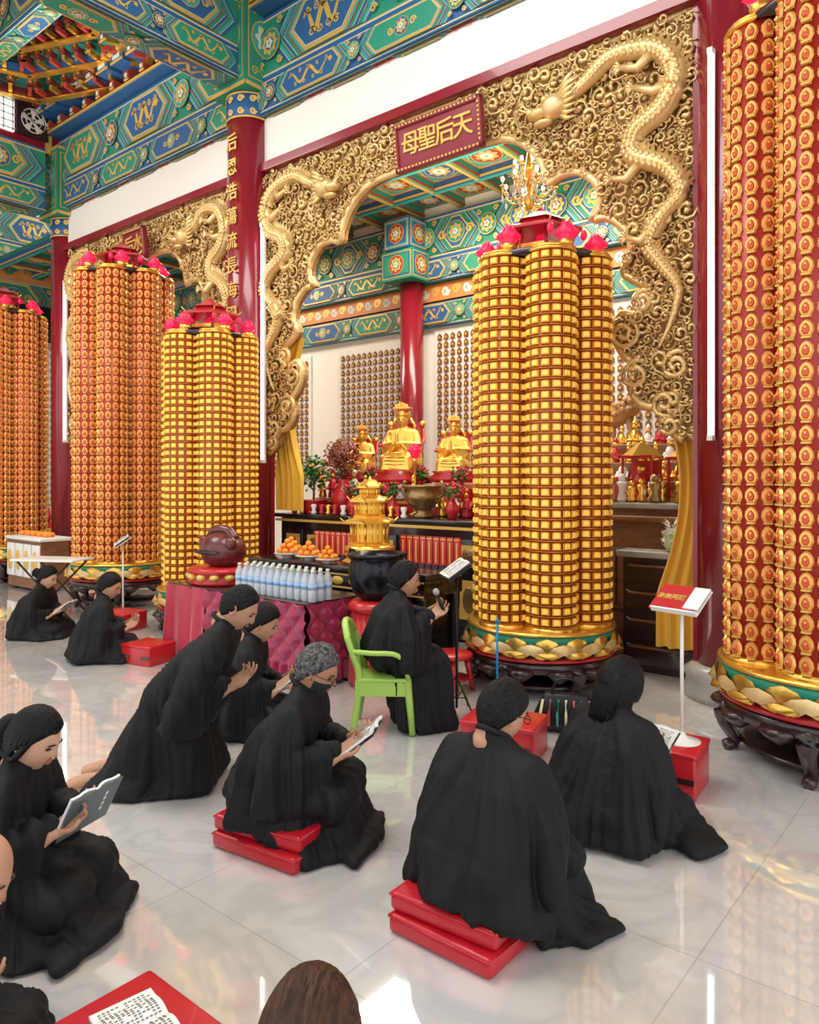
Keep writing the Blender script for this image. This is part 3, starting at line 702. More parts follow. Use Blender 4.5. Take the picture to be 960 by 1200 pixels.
def statue(x,y,z,s,name='gilded_goddess_statue'):
    e=empty(name,(x,y,z),.35); e.scale=(s,s,s)
    if _st[0] is None:
        mb=MB()
        for S in ([(.15,0,.1,.09),(-.15,0,.1,.09),(.12,0,.28,.08),(-.12,0,.28,.08)],[(.17,.0,.08,.07),(-.17,0,.08,.07),(.14,-.22,.12,.07),(-.14,-.22,.12,.07)],[(.14,-.22,.12,.07),(-.14,-.22,.12,.07),(.15,-.26,.0,.05),(-.15,-.26,.0,.05)],
              [(.12,0,.25,.08),(-.12,0,.25,.08),(.13,0,.42,.06),(-.13,0,.42,.06),(0,0,.46,.06)],
              [(.15,0,.42,.05),(.2,-.05,.28,.05)],[(.2,-.05,.28,.055),(.05,-.2,.30,.035),(.16,-.16,.16,.03)],[(-.15,0,.42,.05),(-.2,-.05,.28,.05)],[(-.2,-.05,.28,.055),(-.05,-.2,.30,.035),(-.16,-.16,.16,.03)],
              [(0,-.01,.48,.045),(0,-.02,.56,.06)],[(0,-.015,.55,.065),(0,-.02,.60,.068)],[(0,-.21,.29,.03),(0,-.23,.42,.018)]): 
            mb.hull(S,0)
        _st[0]=remesh(mb,'body',.011,1,[GOLD])
        mb=MB(); mb.lathe([(.075,.61),(.09,.63),(.085,.68),(.06,.70)],(0,0,0),16,0); mb.box((0,-.02,.72),(.20,.12,.02),0)
        for i in range(9):
            xx=-.09+i*.0225; mb.tube([(xx,-.085,.72),(xx,-.085,.665)],.004,4,1)
        for i in range(7): mb.ell((-.07+.023*i,-.06,.73),(.015,.012,.03+.012*(3-abs(i-3))),0,6,4)
        for q in(-1,1): mb.tube([(q*.09,0,.6),(q*.14,.0,.52),(q*.15,-.02,.38)],[.02,.02,.008],6,0); mb.ell((q*.025,-.082,.585),(.012,.006,.005),2,6,4)
        mb.ell((0,-.088,.565),(.01,.014,.016),0,6,4); mb.ell((0,-.085,.54),(.015,.006,.004),1,6,4)
        for i in range(5): mb.tube([(-.17+.02*i,-.29,.02+.04*i),(0,-.31,.01+.045*i),(.17-.02*i,-.29,.02+.04*i)],.008,5,0)
        mb.box((0,.14,.3),(.36,.04,.5),1); mb.lathe([(.34,-.16),(.38,-.10),(.28,-.04),(.32,0)],(0,-.03,0),20,1)
        for q in(-1,1): mb.tube(spline([(q*.2,.12,.5),(q*.25,.0,.32),(q*.24,-.15,.28)],4),.02,6,1); mb.ell((q*.2,.12,.54),(.04,.04,.04),0,8,6)
        _st[1]=mb.mesh('crown_and_throne',[GOLD,REDB,EYE])
    link('body',_st[0],e); link('crown_and_throne',_st[1],e)
statue(-5.93,7.1,1.80,1.05); statue(-6.70,7.2,1.78,.78); statue(-5.22,7.2,1.78,.84)
mb=MB(); mb.lathe([(.10,0),(.14,.02),(.08,.06),(.10,.1),(.19,.18),(.21,.26),(.17,.31),(.23,.34),(.23,.36),(.19,.36),(.16,.33),(.02,.33)],(0,0,0),32,0)
for q in(-1,1): mb.tube(spline([(q*.2,0,.22),(q*.27,0,.26),(q*.28,0,.36),(q*.25,0,.40)],4),.02,6,0)
mb.obj('bronze_censer',[BRONZE],None,(-5.15,6.5,1.26))
mb=MB(); mb.lathe([(.07,0),(.08,.02),(.015,.05),(.015,.62),(.06,.66)],(0,0,0),14,1); lotus(mb,(0,0,.74),.09,0); mb.obj('lotus_table_lamp',[LOTUS,GOLD],None,(-5.44,6.72,1.26))
def foliage(mb,c,r,n,ls,mi,sz=1):
    for _ in range(n):
        d=Vector((random.gauss(0,1),random.gauss(0,1),random.gauss(0,1))).normalized()*r*random.random()**.4; p=Vector(c)+Vector((d.x,d.y,d.z*sz))
        M=Matrix.Translation(p)@Matrix.Rotation(random.uniform(0,6.3),4,'Z')@Matrix.Rotation(random.uniform(-1,1),4,'X')
        mb.add([(0,0,0),(ls*.35,ls*.5,.01),(0,ls,0),(-ls*.35,ls*.5,.01)],[(0,1,2,3)],mi,False,M)
def vase(mb,c,s,mi): mb.lathe([(.06*s,0),(.07*s,.02*s),(.12*s,.12*s),(.13*s,.2*s),(.07*s,.3*s),(.05*s,.34*s),(.075*s,.38*s)],c,20,mi)
def plant(name,x,y,z,kind,sc=1.):
    mb=MB()
    if kind=='kumquat':
        mb.lathe([(.12,0),(.16,.04),(.17,.15),(.19,.17),(.15,.17)],(0,0,0),20,0); mb.tube([(0,0,.15),(.01,0,.4)],.015,6,4); foliage(mb,(0,0,.5),.19,320,.07,1,1.1)
        for _ in range(14): 
            a=random.uniform(0,6.3); mb.ell((.17*math.cos(a),.17*math.sin(a),.38+.3*random.random()),(.022,)*3,3,6,4)
    elif kind=='maroon':
        vase(mb,(0,0,0),1,0)
        for i in range(9):
            a=i*.7; mb.tube([(0,0,.36),(.08*math.cos(a),.08*math.sin(a),.5),(.18*math.cos(a),.18*math.sin(a),.68+.06*(i%3))],[.008,.006,.003],4,4)
        foliage(mb,(0,0,.62),.22,330,.055,2)
    else:
        vase(mb,(0,0,0),.7,0); foliage(mb,(0,0,.34),.12,110,.06,1)
        for _ in range(26):
            d=Vector((random.gauss(0,1),random.gauss(0,1),random.gauss(0,1))).normalized()*.115; mb.ell((d.x,d.y,.35+d.z),(.024,.024,.02),5,6,4)
    mb.obj(name,[REDB,LEAF,LEAFM,ORANGE,WOOD,FLOW],None,(x,y,z)).scale=(sc,sc,sc)
plant('kumquat_bush',-6.85,6.46,1.26,'kumquat'); plant('maroon_branch_vase',-6.42,6.55,1.26,'maroon',1.1)
for p in ((-6.15,6.42,1.26),(-6.33,6.95,1.44),(-5.90,6.56,1.26),(-5.64,6.56,1.26),(-5.55,6.95,1.44),(-4.75,6.5,1.26),(-6.98,6.95,1.44),(-4.5,6.9,1.44),(-4.9,6.85,1.44)): plant('red_flower_vase',*p,'f',.85)
def fruits(x,y,z,s=1):
    mb=MB(); mb.lathe([(.06,0),(.05,.02),(.16,.05),(.17,.06)],(0,0,0),20,1)
    for (n,R,zz) in ((7,.105,.09),(4,.055,.15),(1,0,.205)):
        for i in range(n): a=2*pi*i/n+zz*9; mb.ell((R*math.cos(a),R*math.sin(a),zz),(.04,.04,.037),0,10,7)
    mb.ell((0,0,.09),(.04,.04,.04),0,10,7)
    mb.obj('orange_fruit_plate',[ORANGE,IVORY],None,(x,y,z)).scale=(s,s,s)
for p in ((-5.85,5.15,.885,.8),(-5.5,5.12,.885,.8),(-5.17,5.06,.885,.7),(-6.05,5.38,.885,.8)): fruits(*p)
def figurine(mb,x,y,z,s,m_,m2):
    mb.lathe([(.05*s,0),(.055*s,.02*s),(.04*s,.09*s),(.048*s,.13*s),(.03*s,.18*s),(.012*s,.20*s)],(x,y,z),10,m_)
    mb.ell((x,y-.005,z+.225*s),(.026*s,.026*s,.032*s),m2,8,6); mb.lathe([(.022*s,.24*s),(.03*s,.26*s),(.008*s,.29*s)],(x,y,z),8,m_)
    for q in(-1,1): mb.tube([(x+q*.045*s,y,z+.14*s),(x+q*.055*s,y-.03*s,z+.09*s),(x+q*.01,y-.05*s,z+.10*s)],.013*s,5,m_)
mb=MB()
for i in range(16):
    x=-7.05+i*.12+random.uniform(-.02,.02); y=6.30+random.random()*.06; m_=(0,1,0,2)[i%4]
    mb.lathe([(.03,0),(.04,.02),(.02,.05),(.038,.10),(.03,.12)],(x,y,1.26),10,m_)
mb.obj('altar_candle_cups',[REDB,GOLD,IVORY])
mb=MB()
for i in range(9): figurine(mb,-7.08+i*.19,6.84,1.445,1.0+.25*(i%2),(1,0,1,2)[i%4],1)
for i in range(4): figurine(mb,-5.05+i*.17,6.72,1.265,1.1,(1,2,0)[i%3],1)
mb.obj('altar_figurines',[REDB,GOLD,IVORY])
mb=MB()
def cards(mb,x0,x1,y,z,h,n):
    for i in range(n):
        x=x0+(x1-x0)*i/(n-1); w=(x1-x0)/(n-1)*.82
        mb.box((x,y,z+h/2),(w,.02,h),0); mb.box((x,y-.012,z+h*.5),(w*.22,.004,h*.7),1); mb.box((x,y-.012,z+h*.93),(w*.9,.004,.01),1); mb.box((x,y,z+.015),(w*.9,.06,.03),2)
cards(mb,-4.52,-3.90,5.42,.885,.28,9); cards(mb,-5.75,-5.2,5.48,.885,.26,8)
mb.obj('red_prayer_cards',[REDB,PGOLD,DARK])
mb=MB(); mb.box((-2.85,7.4,.72),(1.5,1.2,1.4),0); mb.rbox((-2.85,7.38,1.44),(1.6,1.3,.06),.02,1)
for i in range(3):
    mb.rbox((-2.85,7.40-.18*(2-i),.12),(1.6+.1*(2-i),1.2,.10),.02,0)
mb.rbox((-2.85,7.3,1.32),(1.56,1.24,.06),.02,0); mb.rbox((-2.85,6.78,.75),(1.3,.04,.6),.02,0)
for i in range(5):
    mb.rbox((-3.4+.28*i,6.75,.75),(.22,.03,.5),.01,0)
    mb.ell((-3.4+.28*i,6.73,.75),(.07,.015,.18),0,10,6)
mb.obj('carved_altar_cabinet',[WOOD,GREYM])
mb=MB(); mb.box((0,0,.5),(.66,.22,1.0),0); mb.rbox((0,-.02,1.03),(.76,.28,.06),.015,1)
for z in(.15,.38,.62,.86):
    mb.rbox((0,-.12,z),(.6,.03,.18),.01,0); mb.tube([(-.27,-.14,z+.07),(.27,-.14,z+.07)],.012,5,2)
mb.obj('side_altar_cabinet',[DARK,GREYM,WOOD],None,(-2.45,6.50,0))
mb=MB()
for k in range(4): mb.rbox((0,.0+.07*k,.06+.1*k),(.8-.08*k,.3,.1),.015,0)
mb.obj('wooden_altar_steps',[DARK],None,(-3.3,6.32,0))
# tiered figurine shelf behind the right altar
mb=MB()
for k in range(3):
    mb.rbox((-2.8,7.42+.16*k,1.50+.13*(k+1)/1.0-.03),(1.3,.16,.13+.26*k*.5),.01,3); mb.box((-2.8,7.335+.16*k,1.555+.13*k),(1.3,.01,.03),1)
    for i in range(9): figurine(mb,-3.38+i*.145,7.42+.16*k,1.60+.195*k,.95+.2*((i+k)%2),(1,2,0,1,1)[(i+2*k)%5],1)
mb.obj('tiered_figurine_shelf',[REDB,GOLD,IVORY,WOOD])
mb=MB()
for (x,y,w,h) in ((-2.86,7.0,.28,.42),(-2.44,7.05,.26,.40)):
    for sx in(-1,1):
        for sy in(-1,1): mb.box((x+sx*w/2,y+sy*.12,1.48+h/2),(.02,.02,h),0)
    mb.box((x,y,1.49),(w,.26,.03),1); mb.box((x,y,1.48+h),(w+.04,.3,.03),0); mb.ell((x,y,1.48+h*.35),(w*.28,.08,h*.3),0,10,8); mb.ell((x,y,1.48+h*.72),(.045,.045,.05),1,8,6)
    mb.box((x,y+.11,1.48+h*.5),(w*.9,.01,h*.85),0)
    mb.lathe([(w*.75,0),(w*.45,.06),(.03,.13)],(x,y,1.49+h),4,1,False)
mb.obj('statuette_glass_case',[REDB,GOLD])
mb=MB()
for i in range(40):
    x=-3.5+random.random()*1.35; y=6.79+random.random()*.08; s=random.uniform(.7,1.5); m_=random.choice((0,1,2,1,3))
    mb.lathe([(.03*s,0),(.045*s,.02),(.02*s,.06*s),(.04*s,.11*s),(.035*s,.13*s)],(x,y,1.475),10,m_); mb.ell((x,y,1.475+.15*s),(.025*s,.025*s,.03*s),m_,8,5)
mb.obj('altar_offering_cups',[REDB,GOLD,IVORY,BRONZE])
mb=MB()
for i in range(90):
    a=random.uniform(0,6.3); r=random.random()**.5*.16; mb.tube([(r*math.cos(a),r*.5*math.sin(a),0),(r*1.2*math.cos(a),r*.6*math.sin(a),.2+.28*random.random())],.006,4,0); 
    mb.ell((r*1.2*math.cos(a),r*.6*math.sin(a),.12+.36*random.random()),(.022,.022,.022),random.choice((0,1)),6,4)
mb.box((0,0,.01),(.34,.2,.03),1)
mb.obj('gilt_ornament_cluster',[GOLD,IVORY],None,(-2.2,7.0,1.475))
mb=MB(); mb.rbox((0,0,.10),(.26,.2,.18),.05,0,.3); foliage(mb,(0,0,.12),.15,120,.09,1)
mb.obj('wrapped_offering_bundle',[mat('pale_green_wrap',(.5,.62,.3),.6),IVORY],None,(-2.30,6.48,1.06))
def throne(x,y,z,s,rz=0):
    mb=MB(); rnd=random.Random(4)
    mb.box((0,0,.25),(.8,.5,.5),0); mb.rbox((0,0,.52),(.9,.58,.06),.02,0); mb.rbox((0,0,.03),(.9,.6,.08),.02,0)
    for i in range(40):
        a=rnd.uniform(-.38,.38); b=rnd.uniform(.1,.46); r=rnd.uniform(.03,.06); pt=[(a+r*(1-.8*t/9)*math.cos(t*.8),-.27,b+r*(1-.8*t/9)*math.sin(t*.8)) for t in range(10)]; mb.tube(pt,.012,5,0)
    mb.tube(spline([(-.28,0,.62),(-.2,0,.8),(0,-.02,.86),(.18,-.04,.95),(.16,-.06,1.15),(.26,-.08,1.25)],5),[.04,.05,.07,.09,.11,.12,.13,.135,.135,.13,.12,.11,.10,.09,.08,.07,.065,.06,.058,.055,.055,.055,.055,.05,.045,.04],10,0)
    mb.ell((.28,-.08,1.28),(.07,.055,.06),0,10,7); mb.tube([(.33,-.08,1.28),(.42,-.08,1.24)],[.025,.004],6,0)
    for i in range(4): mb.tube([(.27,-.08,1.32),(.24-.04*i,-.08,1.40+.02*i),(.18-.05*i,-.08,1.4)],[.015,.015,.008],5,0)
    for i in range(7):
        a=1.9+i*.2; mb.tube(spline([(-.2,.02*i-.05,.78),(-.2+.3*math.cos(a),.02*i-.05,.8+.35*math.sin(a)),(-.2+.5*math.cos(a-.1),.02*i-.05,.8+.6*math.sin(a-.1))],4),[.03,.035,.04,.045,.045,.045,.05,.05,.03],6,0)
        mb.ell((-.2+.5*math.cos(a-.1),.02*i-.08,.8+.6*math.sin(a-.1)),(.06,.02,.06),0,8,5)
    for q in(-.1,.1): mb.tube([(q,-.02,.8),(q+.03,-.03,.65),(q+.02,-.05,.55)],[.05,.03,.03],6,0)
    for i in range(60):
        t=rnd.random(); mb.ell((-.18+.36*t,-.10-rnd.random()*.04,.82+.12*t+rnd.uniform(-.05,.07)),(.03,.02,.03),0,6,4)
    o=mb.obj('carved_wooden_phoenix',[WOODL],None,(x,y,z),rz); o.scale=(s,s,s)
throne(-8.05,8.5,1.26,.75,.2); throne(-2.45,8.45,1.475,1.25,-.4); throne(-3.7,8.45,1.475,1.15,-.1)
mb=MB(); mb.box((-8.1,8.5,.63),(1.1,.9,1.24),0); mb.rbox((-8.1,8.5,1.23),(1.2,1,.05),.01,0); mb.obj('carved_pedestal',[WOOD])
mb=MB(); mb.box((-3.0,8.45,.72),(2.6,.6,1.44),0); mb.rbox((-3.0,8.45,1.44),(2.7,.7,.06),.01,0); mb.obj('carved_pedestal',[WOOD])
def curtain(x0,x1,y,z0,z1,pinch=.5):
    mb=MB(); nx,nz=60,26; vs=[]
    for j in range(nz+1):
        t=j/nz; w=1-pinch*math.sin(pi*min(1,t*1.25))*.8
        for i in range(nx+1):
            s=i/nx; x=x0+(x1-x0)*s*w; vs.append((x,y+.035*math.sin(s*26+math.sin(t*5))+.015*math.sin(t*6+s*9),z1+(z0-z1)*t))
    mb.add(vs,[(j*(nx+1)+i,(j+1)*(nx+1)+i,(j+1)*(nx+1)+i+1,j*(nx+1)+i+1) for j in range(nz) for i in range(nx)],0,True)
    mb.obj('yellow_curtain',[YCURT,PGOLD])
curtain(-7.24,-6.78,6.22,1.30,3.4); curtain(-1.98,-2.42,6.22,.28,2.5,.55); curtain(-7.9,-8.5,6.6,.3,3.6)
mb=MB(); mb.tube([(0,0,.5),(0,0,1.3)],.008,5,0); mb.lathe([(.02,-.1),(.06,0),(.03,.1),(.05,.3),(.02,.5)],(0,0,0),12,0)
for i in range(8):
    a=2*pi*i/8; c,s=math.cos(a),math.sin(a)
    for R,zz in((.28,.0),(.15,.18)):
        mb.tube(spline([(0,0,.1+zz),(R*.5*c,R*.5*s,zz),(R*.93*c,R*.93*s,.06+zz),(R*c,R*s,.14+zz)],4),.01,5,0); mb.lathe([(.03,.14+zz),(.02,.15+zz)],(R*c,R*s,0),8,0)
        mb.tube([(R*c,R*s,.15+zz),(R*c,R*s,.19+zz)],.010,6,2); mb.ell((R*c,R*s,.21+zz),(.018,.018,.028),1,8,6)
        for k in range(5): mb.ell((R*c*(k+1)/5,R*s*(k+1)/5,.03-.04*math.sin(k*2)+zz),(.014,.014,.024),2,6,4)
        mb.tube([(R*c,R*s,.13+zz),(R*c*1.0,R*s*1.0,.03+zz)],.004,4,2); mb.ell((R*c,R*s,.01+zz),(.014,.014,.026),2,6,4)
mb.obj('chandelier',[GOLD,BULB,IVORY],None,(-3.95,6.75,4.55))
mb=MB(); mb.rbox((0,0,.78),(1.2,.5,.05),.015,0); mb.box((0,0,.4),(1.1,.42,.72),1)
for i in range(4):
    mb.rbox((-.42+.28*i,-.22,.45),(.24,.03,.5),.01,0); mb.ell((-.42+.28*i,-.24,.45),(.08,.015,.16),2,12,6)
for i in range(5):
    for k in range(5): a=k*1.26; mb.ell((-.45+.2*i+.05*math.cos(a),.05*math.sin(a),.84),(.04,.04,.04),3,8,6)
mb.obj('small_side_altar',[IVORY,WOOD,PGOLD,ORANGE],None,(-11.75,5.3,0),0)
mb=MB(); mb.rbox((-15.4,7.5,.4),(.7,2.4,.8),.03,0); mb.box((-15.02,7.5,.6),(.02,2.3,.2),1)
for i in range(12): mb.lathe([(.05,.8),(.08,.9),(.04,1.1)],(-15.3,6.6+i*.16,0),10,i%3)
mb.obj('offering_counter',[REDB,PGOLD,IVORY])

# ------------------------------------------------------------------ small furniture
def cushion(x,y,rz,w=.46,d=.42,two=True,h=.072):
    mb=MB(); mb.rbox((0,0,h/2),(w,d,h),.022,0,0,4)
    if two: mb.rbox((-.02,.03,h*1.5),(w,d,h),.022,0,.06,4)
    for k in range(2 if two else 1):
        z=h/2+h*k; ox,oy,r=(0,0,0) if k==0 else (-.02,.03,.06)
        P=[(-w/2,-d/2),(w/2,-d/2),(w/2,d/2),(-w/2,d/2)]; M=Matrix.Translation((ox,oy,0))@Matrix.Rotation(r,4,'Z')
        for a,b in zip(P,P[1:]+P[:1]):
            mb.tube([(a[0]*.985,a[1]*.985,z+h*.36),(b[0]*.985,b[1]*.985,z+h*.36)],.005,5,0,M=M)
    mb.obj('kneeling_cushion',[CUSH],None,(x,y,0),rz)
def redbox(x,y,rz,w,d,h,name='red_kneeling_box'):
    mb=MB(); mb.rbox((0,0,h/2),(w,d,h),.012,0); mb.rbox((0,0,h+.004),(w*1.03,d*1.03,.03),.012,1); 
    for s in(-1,1): mb.box((s*w*.35,-d/2-.003,h*.45),(.1,.008,.03),2)
    return mb.obj(name,[REDB,CUSH,DARK],None,(x,y,0),rz)
cushion(-1.62,2.34,0.0,.46,.44); cushion(-2.68,2.34,.12,.50,.44); cushion(-3.10,1.25,.1,.5,.44,False,.08); cushion(-.92,.80,.4,.44,.42,False,.08)
redbox(-2.50,3.97,.25,.46,.34,.2); redbox(-1.53,4.12,.1,.36,.34,.23); redbox(-6.28,3.84,.2,.36,.32,.16); redbox(-7.9,4.5,.2,.42,.34,.18)
redbox(-1.78,1.0,0,.52,.5,.2)
def book_mesh(w=.26,h=.19,th=.010,cover=False):
    mb=MB()
    for s in(-1,1):
        n=6; vs=[]
        for i in range(n+1):
            t=i/n; x=s*w/2*t; z=.012*math.sin(pi*min(1,t*1.4))*(1-t*.3)+t*.01
            vs+=[(x,-h/2,z+th*.5),(x,h/2,z+th*.5),(x,-h/2,z-th*.5),(x,h/2,z-th*.5)]
        fs=[]
        for i in range(n):
            a=i*4;b=a+4; fs+=[(a,b,b+1,a+1),(a+2,a+3,b+3,b+2),(a,a+2,b+2,b),(a+1,b+1,b+3,a+3)]
        fs.append((n*4,n*4+2,n*4+3,n*4+1)); mb.add(vs,fs,0,False)
        for i in range(10):
            t=.10+.085*i; x=s*w/2*t; z=.012*math.sin(pi*min(1,t*1.4))*(1-t*.3)+t*.01+th*.5+.0012
            for k in range(12):
                if random.random()<.82:
                    y=h*.39-k*h*.07; mb.box((x,y,z),(w*.016,h*.042,.0012),1)
    mb.box((0,0,-th*.62),(w*1.02,h*1.03,.003),2)
    if cover:
        for k in range(4): mb.box((-w*.25,h*.25-k*h*.13,-th*.62-.002),(w*.05,h*.08,.001),0)
    return mb.mesh('booklet',[PAPER,INK,BOOKC])
BM=book_mesh(); BMC=book_mesh(cover=True)
def music_stand(x,y,rz,h=1.05,col=STEEL,tripod=True,card=False,zb=0):
    e=empty('music_stand' if not card else 'sign_stand',(x,y,zb),rz); mb=MB()
    mb.tube([(0,0,.05),(0,0,h)],.010,8,0)
    if tripod:
        for i in range(3):
            a=2*pi*i/3+.4; mb.tube([(0,0,.28),(.22*math.cos(a),.22*math.sin(a),.01)],.007,6,0); mb.tube([(0,0,.12),(.12*math.cos(a),.12*math.sin(a),.15)],.005,5,0); mb.ell((.22*math.cos(a),.22*math.sin(a),.012),(.012,.012,.012),0,6,4)
    else: mb.lathe([(.10,0),(.10,.012),(.03,.03),(.012,.06)],(0,0,0),20,0)
    M=Matrix.Translation((0,0,h))@Matrix.Rotation(math.radians(35),4,'X')
    mb.box((0,0,0),(.27,.20,.008),0,M=M); mb.box((0,-.10,.015),(.27,.01,.03),0,M=M)
    if card:
        mb.box((-.02,0,.014),(.26,.20,.01),1,M=M); mb.box((.09,.01,.022),(.09,.17,.004),2,M=M)
    mb.obj('stand',[col,REDB,PAPER],e)
    if card:
        t=text('sign_text','南無阿彌',(-.05,0,0),(0,0,0),.042,PGOLD,e,.002); t.matrix_basis=M@Matrix.Translation((-.055,0,.021))
    else:
        o=link('open_sheet',BM,e); o.matrix_basis=M@Matrix.Translation((0,0,.02))
music_stand(-3.16,4.38,-.7,1.03)
music_stand(-1.47,4.16,-.2,.78,IVORY,False,True,.24)
music_stand(-8.5,4.85,-.5,.92,IVORY,False); 
mb=MB(); mb.rbox((0,0,.7),(.85,.45,.025),.01,0)
for s in(-1,1): mb.tube([(-.36,s*.18,.01),(.36,s*.18,.69)],.012,6,1); mb.tube([(.36,s*.18,.01),(-.36,s*.18,.69)],.012,6,1)
mb.obj('folding_table',[IVORY,STEEL],None,(-9.25,4.35,0),.5)
mb=MB(); mb.tube([(0,0,.02),(0,0,.62)],.009,8,0); mb.lathe([(.07,0),(.07,.015),(.012,.03)],(0,0,0),16,1); mb.ell((0,0,.63),(.018,.018,.018),0,8,6); mb.obj('blue_floor_post',[mat('blue_plastic',(.02,.25,.55),.4),STEEL],None,(-3.06,4.76,0))
mb=MB(); mb.hull([(-.16,0,.07,.07),(.16,0,.07,.07),(.12,.02,.22,.04),(-.12,.02,.22,.04),(0,.05,.06,.1)],0)
for i in range(7):
    x=-.17+.056*i; mb.tube([(x,-.085,.06),(x,-.08,.14),(x*.9,-.035,.22)],.009,5,(1,2,3)[i%3])
mb.tube(spline([(-.1,0,.22),(-.06,0,.34),(.06,0,.34),(.1,0,.22)],5),.01,6,0)
mb.obj('striped_handbag',[STEEL,STRIPE,SCAR,TURQ],None,(-2.38,4.55,0),.5)
def round_stool(x,y,h=.3):
    mb=MB(); mb.lathe([(.15,h-.03),(.17,h-.02),(.17,h),(.15,h+.012)],(0,0,0),28,0)
    for i in range(4):
        a=pi/4+i*pi/2; mb.tube([(.12*math.cos(a),.12*math.sin(a),h-.02),(.17*math.cos(a),.17*math.sin(a),.01)],[.03,.02],8,0)
    mb.lathe([(.14,.1),(.145,.11),(.14,.12)],(0,0,0),20,0)
    mb.obj('red_plastic_stool',[REDB],None,(x,y,0))
round_stool(-3.54,4.84)
def plastic_chair(x,y,rz,s=.9):
    mb=MB(); sh=.42
    mb.rbox((0,0,sh),(.42,.42,.03),.014,0)
    for sx in(-1,1):
        mb.tube([(sx*.18,.18,sh),(sx*.21,.22,.01)],[.032,.024],8,0)
        mb.tube(spline([(sx*.19,-.24,.01),(sx*.18,-.19,sh),(sx*.20,-.24,.62),(sx*.19,-.29,.76)],4),[.024,.026,.028,.030,.03,.028,.026,.026,.026,.026,.026,.026,.022],8,0)
        mb.tube(spline([(sx*.20,-.25,.64),(sx*.25,-.1,.64),(sx*.25,.12,.62),(sx*.2,.19,.43)],4),.02,8,0)
    mb.tube(spline([(-.19,-.28,.74),(-.1,-.31,.82),(0,-.32,.84),(.1,-.31,.82),(.19,-.28,.74)],4),.028,8,0)
    nx,nz=14,8; vs=[]
    for j in range(nz+1):
        for i in range(nx+1):
            u=-1+2*i/nx; z=lerp(.50,.83-.07*u*u,j/nz); vs.append((u*.19,-.235-.06*(z-.5)/.3-.02*(1-u*u),z))
    fs=[(j*(nx+1)+i,(j+1)*(nx+1)+i,(j+1)*(nx+1)+i+1,j*(nx+1)+i+1) for j in range(nz) for i in range(nx)]
    mb.add(vs,fs,0,True); mb.add([(a,b+.012,c) for a,b,c in vs],fs,0,True)
    for i in range(-2,3):
        xx=i*.07; mb.tube([(xx,-.2,sh+.01),(xx,-.24,.54)],.016,6,0)
    for sx in(-1,1): mb.add([(sx*.20,-.22,.42),(sx*.205,-.225,.30),(sx*.205,.20,.30),(sx*.19,.2,.42)],[(0,1,2,3)],0)
    mb.tube([(-.2,-.22,.2),(.2,-.22,.2)],.012,6,0)
    o=mb.obj('green_plastic_chair',[PLASG],None,(x,y,0),rz); o.scale=(s,s,s)

# ------------------------------------------------------------------ people
def hand_mesh(side):
    mb=MB()
    mb.hull([(-.026,.018,0,.014),(.026,.018,0,.015),(-.032,.082,.002,.0095),(.032,.086,.002,.0105),(-.016,-.02,0,.017),(.016,-.02,0,.017)],0)
    mb.hull([(-.015,-.02,0,.019),(.015,-.02,0,.019),(-.016,-.10,-.005,.024),(.016,-.10,-.005,.024)],0)
    for bx,L,r in ((.032,.070,.0085),(.011,.079,.0088),(-.011,.073,.0085),(-.032,.056,.0076)):
        p=Vector((bx,.085,.002)); a=math.radians(18); segs=(.45,.30,.25)
        for k,q in enumerate(segs):
            n=p+Vector((bx*.12,math.cos(a)*L*q,math.sin(a)*L*q)); mb.hull([(*p,r*(1-.09*k)),(*n,r*(1-.09*(k+1)))],0); p=n; a+=math.radians(36)
    P=[(.026,.02,.004,.014),(.052,.048,.012,.0115),(.062,.074,.022,.0095),(.058,.096,.033,.0082)]
    for a,b in zip(P,P[1:]): mb.hull([a,b],0)
    me=remesh(mb,'hand',.0042,2,[SKIN])
    if side<0:
        n=len(me.vertices); co=[0.]*(3*n); me.vertices.foreach_get('co',co)
        for i in range(n): co[3*i]*=-1
        me.vertices.foreach_set('co',co); me.flip_normals()
    return me
HR=hand_mesh(1); HL=hand_mesh(-1)
def head_pt(x,y,z):
    X=.077*x; Y=.095*y; Z=.118*z
    if z<0:
        t=-z; X*=1-.28*t*t
        if y<0: Y*=1-.30*t
    if y>0:
        Y+=.010*math.exp(-((x/.16)**2+((z+.05)/.25)**2))+.016*math.exp(-((x/.15)**2+((z+.2)/.11)**2))
        Y-=.008*math.exp(-(((abs(x)-.38)/.18)**2+((z-.03)/.13)**2))
        Y+=.004*math.exp(-((x/.3)**2+((z+.48)/.09)**2))+.014*math.exp(-((x/.35)**2+((z+.85)/.22)**2))
        Y+=.004*math.exp(-((x/.5)**2+((z-.22)/.1)**2))
    return Vector((X,Y,Z))
def sph(n,m,fn):
    vs=[]
    for j in range(m+1):
        th=pi*min(max(j/m,.01),.99)
        for i in range(n):
            a=2*pi*i/n; vs.append(fn(math.sin(th)*math.cos(a),math.sin(th)*math.sin(a),-math.cos(th)))
    fs=lathe_faces(n,m+1)+[tuple(reversed(range(n))),tuple(range(m*n,m*n+n))]
    return vs,fs
